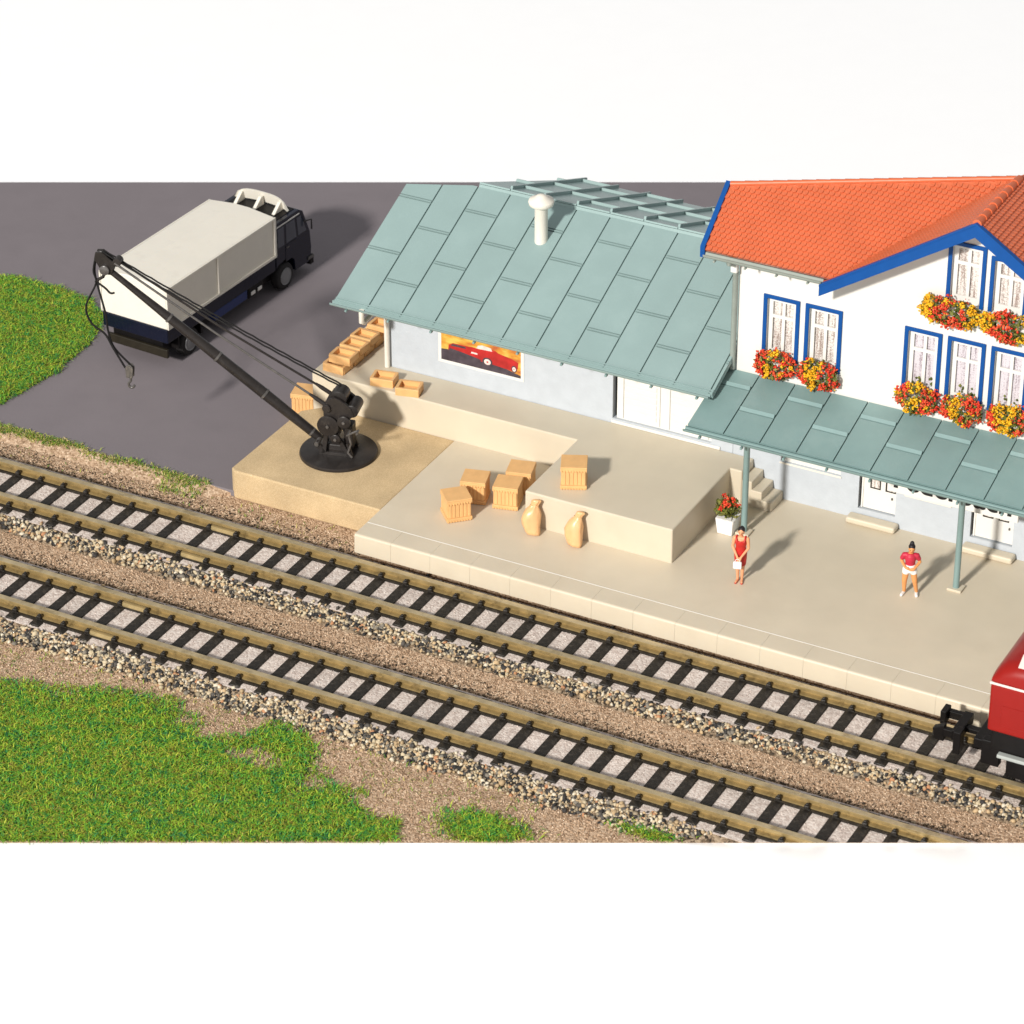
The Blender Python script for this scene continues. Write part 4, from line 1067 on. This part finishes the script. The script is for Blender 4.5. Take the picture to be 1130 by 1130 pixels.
MB().tube(smooth_path([(7.27, 0, 4.92), (7.0, .02, 4.75), (6.85, .02, 4.6), (6.72, .02, 4.62)]), .032, 6).build('rope_tail', M['rope'], cr, smooth=60, **B_)
for sy in (-1, 1):
    MB().prism([(6.3, 1.82), (6.5, 1.82), (6.52, 2.15), (6.44, 2.26), (6.34, 2.26), (6.27, 2.15)], .075*sy-.02, .075*sy+.02, 'y').build('block_cheek', M['crane_bright'], cr, bevel=.01, seg=1, **B_)
ycyl('block_sheave', 6.4, 2.05, .1, -.05, .05)
MB().tube(smooth_path([(6.4, 0, 1.85), (6.39, 0, 1.7), (6.46, 0, 1.6), (6.44, 0, 1.49), (6.34, 0, 1.47), (6.28, 0, 1.55)]), .04, 8).build('hook', M['crane_bright'], cr, smooth=60, **B_)

# ------------------------------------------------------------------ truck
tr = empty('box_truck', 'cream and navy box truck seen from behind on the grey yard', 'truck', (-7.97, 9.36, AZ), R(-3.8))
W = -2.53
bx = MB().prism([(0, 1.42), (0, 2.86), (W/2+.3, 2.97), (W/2-.3, 2.97), (W, 2.86), (W, 1.42)], 0, 5.95, 'y').build('cargo_box', M['cream'], tr, bevel=.03, seg=2, local=True)
f = MB()
for s in (.001, W-.056):
    f.box(s, s+.055, .0, 5.95, 1.42, 1.5); f.box(s, s+.055, 0, 5.95, 2.78, 2.86)
    f.box(s, s+.055, 0, .1, 1.5, 2.78); f.box(s, s+.055, 5.85, 5.95, 1.5, 2.78); f.box(s, s+.055, 2.72, 2.8, 1.5, 2.78)
f.build('side_frame', M['cream'], bx, bevel=.01, seg=1, local=True)
MB().box(W, 0.0, -.02, 5.93, .93, 1.415).build('skirt', M['navy'], tr, bevel=.03, local=True)
MB().box(W+.3, -.3, .1, 7.6, .45, .925).build('chassis', M['black'], tr, bevel=.02, local=True)
MB().box(W+.18, -.02, -.05, .06, .42, .72).build('rear_bumper', M['olive'], tr, bevel=.02, local=True)
MB().box(-.3, .0, 2.5, 4.3, .62, .925).build('side_locker', M['blue_box'], tr, bevel=.02, local=True)
MB().box(-.4, -.05, 4.45, 5.3, .5, .9).build('fuel_tank', M['black'], tr, bevel=.08, seg=3, local=True)
for q in (4.55, 4.92): MB().box(-.045, -.01, q, q+.22, .62, .74).build('tank_strap', M['white'], tr, bevel=.01, local=True)
for q in (.55, 1.75): MB().box(-.4, -.02, q, q+.06, .5, .93).build('mudguard', M['black'], tr, local=True)
for sx in (0, 1):
    for yy in (1.2, 6.5):
        wd = .34
        x0 = -wd-.02 if sx == 0 else W+.02
        ty = MB().lathe([(.3, 0), (.44, .02), (.47, .08), (.47, wd-.08), (.44, wd-.02), (.3, wd)], (x0, yy, .47), 28, 'x').build('wheel', M['tyre'], tr, smooth=40, local=True)
        xo = x0+wd-.01 if sx == 0 else x0-.025
        MB().lathe([(.06, .03), (.16, .035), (.26, .012), (.29, .03), (.3, 0)] if sx == 0 else [(.3, .03), (.29, 0), (.26, .02), (.06, 0)], (xo, yy, .47), 24, 'x').build('rim', M['rim'], ty, smooth=40, local=True)
# cab
cp = [(6.03, .62), (7.02, .62), (7.1, .62), (7.98, .62), (8.06, .95), (8.02, 1.5), (7.62, 2.38), (7.45, 2.52), (6.03, 2.52)]
arch = [(6.03, .9), (6.03, 2.52), (7.4, 2.52), (7.6, 2.4), (7.98, 1.5), (8.04, .9), (7.98, .42), (7.1, .42), (7.05, .85), (6.85, 1.02), (6.5, 1.06), (6.15, 1.0)]
cab = MB().prism([(u, v) for u, v in arch], W+.04, -.04, 'x').build('cab', M['navy'], tr, bevel=.06, seg=3, local=True)
MB().box(W+.2, -.2, 6.06, 7.35, 2.521, 2.54).build('roof_skin', M['black'], cab, local=True)
for s in (-.042, W+.038):
    MB().prism([(6.62, 1.62), (7.2, 1.62), (7.12, 2.3), (6.62, 2.3)], s-.0, s+.01, 'x').build('door_window', M['glass'], cab, local=True)
    MB().prism([(6.14, 1.62), (6.5, 1.62), (6.5, 2.3), (6.14, 2.3)], s-.0, s+.01, 'x').build('rear_side_window', M['glass'], cab, local=True)
    MB().prism([(7.3, 1.62), (7.78, 1.62), (7.48, 2.28), (7.24, 2.28)], s-.0, s+.01, 'x').build('quarter_window', M['glass'], cab, local=True)
for s in (-.041, W+.029):
    dr = MB().prism([(6.56, .98), (7.2, .98), (7.2, 1.56), (6.56, 1.56)], s, s+.012, 'x').build('door', M['navy'], cab, local=True)
    MB().box(s-.005, s+.03, 6.6, 6.75, 1.44, 1.48).build('handle', M['crane_bright'], cab, local=True)
MB().box(-.06, -.03, 6.1, 7.4, 2.36, 2.4).build('roof_edge_highlight', M['white'], cab, local=True)  # white strip painted as the highlight along the cab roof edge
ws = MB().hexa([(W+.2, 7.97, 1.6), (-.2, 7.97, 1.6), (-.2, 7.63, 2.36), (W+.2, 7.63, 2.36)], [(W+.2, 7.99, 1.61), (-.2, 7.99, 1.61), (-.2, 7.65, 2.37), (W+.2, 7.65, 2.37)]); ws.build('windscreen', M['glass'], cab, local=True)
MB().box(W, 0, 7.9, 8.12, .28, .62).build('front_bumper', M['black'], tr, bevel=.04, local=True)
MB().box(-.05, .005, 7.8, 8.13, .5, .6).build('bumper_corner', M['crane_bright'], tr, bevel=.01, local=True)
MB().tube([(-.03, 7.62, 2.0), (.16, 7.8, 2.05), (.16, 7.8, 1.7)], .03, 6).build('mirror', M['black'], cab, local=True)
dfm = MB(); n = 14; pb = []; ptp = []
for i in range(n+1):
    u = W+.2+(abs(W)-.4)*i/n; e = 1-(2*i/n-1)**4; bow = .3*(1-(2*i/n-1)**2)
    pb.append((u, 7.0+bow*.6, 2.58)); ptp.append((u, 6.95+bow*.35, 2.58+.4*e**.6))
for i in range(n):
    a, b_, c, e_ = pb[i], pb[i+1], ptp[i+1], ptp[i]
    dfm.hexa([a, b_, (b_[0], b_[1]+.06, b_[2]), (a[0], a[1]+.06, a[2])], [e_, c, (c[0], c[1]+.06, c[2]), (e_[0], e_[1]+.06, e_[2])])
df = dfm.build('air_deflector', M['cream'], tr, local=True)
for u in (W+.5, W/2, -.5):
    MB().prism([(6.55, 2.541), (7.1, 2.541), (7.08, 2.86), (6.95, 2.86)], u-.06, u+.06, 'x').build('deflector_stay', M['cream'], df, bevel=.02, local=True)

# ------------------------------------------------------------------ locomotive on the upper track
lc = empty('locomotive', 'red locomotive with a pale stripe at the right end of the upper track', 'locomotive', (26, 1.03, GZ))
YA, YB = -.36, 2.42; LX0, LX1 = 23.0, 29.6
b = MB().prism([(YA, 2.0), (YB, 2.0), (YB, 3.42), (YA, 3.42)], LX0, LX1, 'x').build('body', M['loco_red'], lc, bevel=.06, seg=3)
stp = MB().box(LX0-.02, LX1+.02, YA-.02, YB+.02, 3.425, 3.49).build('stripe', M['loco_light'], lc, bevel=.015)
n = 8; rp = [(YA, 3.495)]
for i in range(n+1):
    t = i/n; rp.append((YA+.02+(.55)*(1-math.cos(t*1.35)), 3.5+.62*math.sin(t*1.35)))
rp += [(YA+YB-u, v) for u, v in reversed(rp)]
rm = MB(); ks = [(LX0, 0.0), (LX0+.12, .55), (LX0+.3, .8), (LX0+.6, .95), (LX0+1.0, 1.0), (LX1, 1.0)]
rings = [[(x, (YA+YB)/2+(u-(YA+YB)/2)*(1 if k > .3 else .98), 3.495+(v-3.495)*k) for u, v in rp] for x, k in [(LX0, .25)]+ks[1:]]
m_ = len(rp); rm.v = [p for r_ in rings for p in r_]
for i in range(len(rings)-1):
    for j in range(m_-1): rm.f.append((i*m_+j, i*m_+j+1, (i+1)*m_+j+1, (i+1)*m_+j))
    rm.f.append((i*m_+m_-1, i*m_, (i+1)*m_, (i+1)*m_+m_-1))
rm.f.append(tuple(range(m_))); rm.f.append(tuple((len(rings)-1)*m_+j for j in range(m_))[::-1])
rm.build('roof', M['loco_red'], lc, smooth=50)
MB().hexa([(23.62, -.12, 3.93), (24.5, -.12, 3.95), (24.5, .24, 4.14), (23.62, .24, 4.12)], [(23.62, -.16, 3.98), (24.5, -.16, 4.0), (24.5, .2, 4.2), (23.62, .2, 4.18)]).build('roof_hatch', M['loco_light'], lc, bevel=.01)
for i in range(3):
    MB().box(LX0+.35+i*1.3, LX0+1.35+i*1.3, YA-.012, YA-.001, 2.25, 2.85).build('side_panel', M['loco_red'], lc, bevel=.006, seg=1)
MB().box(LX0+.1, LX1-.1, YA+.1, YB-.1, 1.35, 1.995).build('underframe', M['black'], lc, bevel=.03)
MB().box(LX0+.35, LX1-.4, YA-.1, YA+.08, 1.3, 1.4).build('footboard', M['grey_step'], lc, bevel=.02)
MB().box(LX0-.2, LX0+.3, YA+.25, YA+.5, .75, 1.5).build('cab_steps', M['black'], lc, bevel=.03)
bg = MB().box(LX0+.5, LX0+3.2, -.12, .05, .55, 1.25).build('bogie', M['black'], lc, bevel=.05)
for x in (LX0+1.0, LX0+2.5):
    for y in (.14, 1.79):
        MB().lathe([(.2, 0), (.42, .02), (.42, .12), (.2, .14)], (x, y, .315+.43), 24, 'y').build('wheel', M['black'], lc, smooth=40)
cpm = MB()
yc = 1.03
cpm.box(21.95, 22.95, yc-.1, yc+.1, .82, .96)
cpm.box(21.75, 22.0, yc-.5, yc+.5, .74, 1.06)
cpm.box(21.3, 21.78, yc+.34, yc+.5, .78, 1.02)
cpm.prism([(21.22, .95), (21.55, 1.12), (21.55, .62), (21.3, .62)], yc-.5, yc-.3, 'y'); cpm.box(21.5, 21.8, yc-.5, yc-.34, .78, 1.02)
cpm.box(21.2, 21.36, yc+.1, yc+.5, .72, 1.12)
cpm.box(21.85, 22.05, yc-.62, yc-.3, .42, 1.1)
cpm.build('coupler', M['black'], lc, bevel=.02)
MB().box(22.5, 23.0, yc-.9, yc+.9, 1.0, 1.3).build('buffer_beam', M['black'], lc, bevel=.03)

# ------------------------------------------------------------------ people
def capsule_chain(mb, pts, rs, n=12):
    P = [Vector(p) for p in pts]; d0 = (P[0]-P[1]).normalized(); d1 = (P[-1]-P[-2]).normalized()
    a, b_ = rs[0], rs[-1]
    path = [P[0]+d0*a*k for k in (.98, .8, .5)]+P+[P[-1]+d1*b_*k for k in (.5, .8, .98)]
    rr = [a*.2, a*.6, a*.87]+list(rs)+[b_*.87, b_*.6, b_*.2]
    mb.tube(path, rr, n)
def ball(mb, c, r, n=16, k=8):
    prof = [(max(.001, math.sin(math.pi*i/k)), -math.cos(math.pi*i/k)) for i in range(k+1)]
    o = len(mb.v); mb.lathe(prof, (0, 0, 0), n)
    for i in range(o, len(mb.v)):
        x, y, z = mb.v[i]; mb.v[i] = (c[0]+x*r[0], c[1]+y*r[1], c[2]+z*r[2])
def remeshed(mb, name, m, parent, vox=.011, it=3):
    me = bpy.data.meshes.new(name); me.from_pydata(mb.v, [], mb.f)
    bm = bmesh.new(); bm.from_mesh(me); bmesh.ops.recalc_face_normals(bm, faces=bm.faces[:]); bm.to_mesh(me); bm.free()
    o = bpy.data.objects.new(name, me); COL.objects.link(o)
    q = o.modifiers.new('r', 'REMESH'); q.mode = 'VOXEL'; q.voxel_size = vox
    q = o.modifiers.new('s', 'SMOOTH'); q.factor = .5; q.iterations = it
    bpy.context.view_layer.update()
    me2 = bpy.data.meshes.new_from_object(o.evaluated_get(bpy.context.evaluated_depsgraph_get()))
    bpy.data.objects.remove(o)
    for p in me2.polygons: p.use_smooth = True
    return link(name, me2, m, parent)
def loft(rings, n=24):
    """rings: (z, cx, cy, rx, ry)"""
    mb = MB()
    for z, cx, cy, rx, ry in rings:
        for j in range(n):
            t = 2*math.pi*j/n; mb.v.append((cx+rx*math.cos(t), cy+ry*math.sin(t), z))
    for i in range(len(rings)-1):
        for j in range(n): mb.f.append((i*n+j, i*n+(j+1) % n, (i+1)*n+(j+1) % n, (i+1)*n+j))
    mb.f.append(tuple(range(n))[::-1]); mb.f.append(tuple((len(rings)-1)*n+j for j in range(n)))
    return mb
def hand(mb, w, dirv, side, curl):
    """palm, four fingers of unequal length and a thumb leaving the side of the palm"""
    w = Vector(w); dv = Vector(dirv).normalized(); sv = Vector(side).normalized(); cv = Vector(curl).normalized()
    capsule_chain(mb, [w, w+dv*.075], [.03, .036], 10)
    for i, (o_, l) in enumerate(((-.03, .07), (-.01, .085), (.011, .08), (.03, .06))):
        b0 = w+dv*.08+sv*o_; capsule_chain(mb, [b0-dv*.02, b0+dv*l*.5+cv*.006, b0+dv*l*.8+cv*l*.5], [.0115, .011, .009], 8)
    b0 = w+dv*.02-sv*.03; capsule_chain(mb, [b0, b0+dv*.03-sv*.028+cv*.01, b0+dv*.06-sv*.03+cv*.02], [.014, .012, .01], 8)
def face(head, parent, hc, r, skin):
    for sx in (-1, 1):
        mb = MB(); ball(mb, (hc[0]+sx*.036, hc[1]-r*.93, hc[2]+.005), (.013, .008, .009), 8, 6); mb.build('eye', M['hair'], parent, local=True, smooth=60)
    mb = MB(); ball(mb, (hc[0], hc[1]-r*.9, hc[2]-.055), (.026, .01, .008), 8, 6); mb.build('mouth', M['lip'], parent, local=True, smooth=60)
def head(mb, hc, r):
    ball(mb, hc, (r*.86, r, r*1.2)); ball(mb, (hc[0], hc[1]-r*.2, hc[2]-r*.7), (r*.6, r*.68, r*.5))
    capsule_chain(mb, [(hc[0], hc[1]-r*.92, hc[2]+.02), (hc[0], hc[1]-r*1.12, hc[2]-.025)], [.012, .018], 8)
    for sx in (-1, 1): ball(mb, (hc[0]+sx*r*.86, hc[1]+.01, hc[2]-.01), (.014, .026, .036), 8, 6)

# woman in the red dress, hands joined in front
p1 = empty('person', 'person in a red sleeveless dress holding a white handbag in both hands', 'person', (13.58, 5.22, PZ+.001), R(14))
mb = MB()
for sx in (-1, 1):
    capsule_chain(mb, [(sx*.085, .0, .92), (sx*.075, -.02, .5), (sx*.06, .012, .1)], [.095, .062, .04])
    capsule_chain(mb, [(sx*.07, -.02, .48), (sx*.067, .03, .34)], [.052, .055])
    capsule_chain(mb, [(sx*.06, .03, .045), (sx*.085, -.15, .032)], [.042, .032])
    capsule_chain(mb, [(sx*.185, .0, 1.4), (sx*.225, -.03, 1.13), (sx*.06, -.235, .93)], [.058, .045, .032])
    hand(mb, (sx*.055, -.245, .92), (-sx*.35, -.25, -.9), (sx*.8, 0, -.2), (-sx*.6, .3, 0))
capsule_chain(mb, [(0, 0, .93), (0, 0, 1.1), (0, .0, 1.3)], [.15, .12, .13]); capsule_chain(mb, [(-.14, 0, 1.39), (.14, 0, 1.39)], [.07, .07])
capsule_chain(mb, [(0, .01, 1.4), (0, -.005, 1.53)], [.058, .052])
head(mb, (0, -.02, 1.63), .1)
remeshed(mb, 'body', M['skin'], p1)
ds = loft([(.54, 0, .01, .155, .13), (.6, 0, .01, .165, .135), (.8, 0, .0, .18, .145), (.96, 0, 0, .185, .15), (1.08, 0, 0, .15, .135), (1.16, 0, 0, .148, .132), (1.27, 0, -.01, .168, .148), (1.36, 0, -.01, .16, .14)])
for sx in (-1, 1): ds.tube([(sx*.1, -.13, 1.33), (sx*.125, -.08, 1.43), (sx*.125, .0, 1.475), (sx*.12, .09, 1.42), (sx*.1, .12, 1.33)], .03, 8)
remeshed(ds, 'dress', M['red_dress'], p1, .012, 2)
hr = MB(); ball(hr, (0, .012, 1.672), (.102, .112, .105)); ball(hr, (0, .075, 1.7), (.06, .06, .06)); ball(hr, (0, .06, 1.62), (.088, .07, .09))
remeshed(hr, 'hair', M['hair'], p1, .012, 2)
face(None, p1, (0, -.02, 1.63), .1, 'skin')
for sx in (-1, 1):
    s = MB(); capsule_chain(s, [(sx*.06, .04, .02), (sx*.087, -.17, .018)], [.04, .034]); s.v = [(x, y, min(max(z, .0), .035)) for x, y, z in s.v]; s.build('sandal', M['lip'], p1, local=True)
hb = empty('handbag', 'small white handbag held by the person in the red dress', 'handbag', (13.58, 5.22, PZ+.001), R(14))
MB().box(-.15, .09, -.35, -.25, .58, .8).build('bag_body', M['white_cloth'], hb, bevel=.03, seg=3, local=True)
MB().tube([(-.1, -.3, .79), (-.08, -.295, .86), (-.03, -.295, .89), (.02, -.295, .86), (.04, -.3, .79)], .01, 6).build('bag_handle', M['white_cloth'], hb, local=True, smooth=60)

# person in the raspberry top and white shorts
p2 = empty('person', 'person in a raspberry top and white shorts with both hands at the waist', 'person', (18.03, 6.78, PZ+.001), R(20))
S = .92
mb = MB(); bodyc = [(-.19, -.02), (.16, .03)]
capsule_chain(mb, [(-.1, 0, .9), (-.14, -.02, .49), (-.13, .02, .1)], [.115, .082, .052]); capsule_chain(mb, [(-.138, 0, .44), (-.135, .045, .32)], [.07, .07])
capsule_chain(mb, [(.1, 0, .9), (.17, -.05, .5), (.24, .02, .1)], [.115, .082, .052]); capsule_chain(mb, [(.18, -.02, .44), (.2, .03, .32)], [.07, .07])
capsule_chain(mb, [(-.13, .03, .06), (-.2, -.13, .04)], [.045, .04]); capsule_chain(mb, [(.24, .03, .06), (.25, -.14, .04)], [.045, .04])
capsule_chain(mb, [(0, 0, .93), (0, 0, 1.1), (0, 0, 1.3)], [.155, .13, .14]); capsule_chain(mb, [(-.13, 0, 1.38), (.13, 0, 1.38)], [.078, .078])
capsule_chain(mb, [(-.19, 0, 1.38), (-.265, .04, 1.15), (-.13, -.18, 1.03)], [.064, .054, .038]); hand(mb, (-.13, -.19, 1.02), (.9, -.15, -.25), (0, .1, -1), (.1, .8, 0))
capsule_chain(mb, [(.19, 0, 1.38), (.29, .04, 1.14), (.12, -.19, .99)], [.064, .054, .038]); hand(mb, (.12, -.2, .985), (-.95, -.1, -.15), (0, .1, -1), (-.1, .8, 0))
capsule_chain(mb, [(0, .01, 1.4), (0, -.015, 1.53)], [.066, .06]); head(mb, (.02, -.05, 1.62), .108)
mb.v = [(x*S, y*S, z*S) for x, y, z in mb.v]
remeshed(mb, 'body', M['tan_skin'], p2)
tp = loft([(1.06, 0, 0, .152, .145), (1.14, 0, 0, .15, .146), (1.27, 0, -.01, .172, .166), (1.38, 0, -.005, .165, .15), (1.45, 0, 0, .11, .095)])
for sx in (-1, 1): capsule_chain(tp, [(sx*.13, 0, 1.385), (sx*.19, 0, 1.38), (sx*.245, .025, 1.26)], [.085, .088, .076])
tp.v = [(x*S, y*S, z*S) for x, y, z in tp.v]; remeshed(tp, 'top', M['pink_top'], p2, .012, 2)
sh_ = loft([(.82, 0, 0, .2, .15), (.92, 0, 0, .195, .165), (1.02, 0, 0, .172, .156), (1.08, 0, 0, .166, .152)])
capsule_chain(sh_, [(-.1, 0, .88), (-.112, -.01, .8)], [.125, .116]); capsule_chain(sh_, [(.1, 0, .88), (.12, -.015, .8)], [.125, .116])
sh_.v = [(x*S, y*S, z*S) for x, y, z in sh_.v]; remeshed(sh_, 'shorts', M['white_cloth'], p2, .012, 2)
hr = MB(); ball(hr, (.02, -.02, 1.69), (.108, .115, .1)); ball(hr, (.02, .03, 1.77), (.07, .07, .085)); ball(hr, (.02, .01, 1.64), (.098, .085, .09))
hr.v = [(x*S, y*S, z*S) for x, y, z in hr.v]; remeshed(hr, 'hair', M['hair'], p2, .012, 2)
face(None, p2, (.02*S, -.05*S, 1.62*S), .108*S, 'tan_skin')
for a, b_ in (((-.13, .04), (-.205, -.16)), ((.24, .04), (.252, -.16))):
    s = MB(); capsule_chain(s, [(a[0], a[1], .045), (b_[0], b_[1], .04)], [.055, .05]); s.v = [(x*S, y*S, max(z*S, 0)) for x, y, z in s.v]
    remeshed(s, 'shoe', M['white_cloth'], p2, .01, 2)
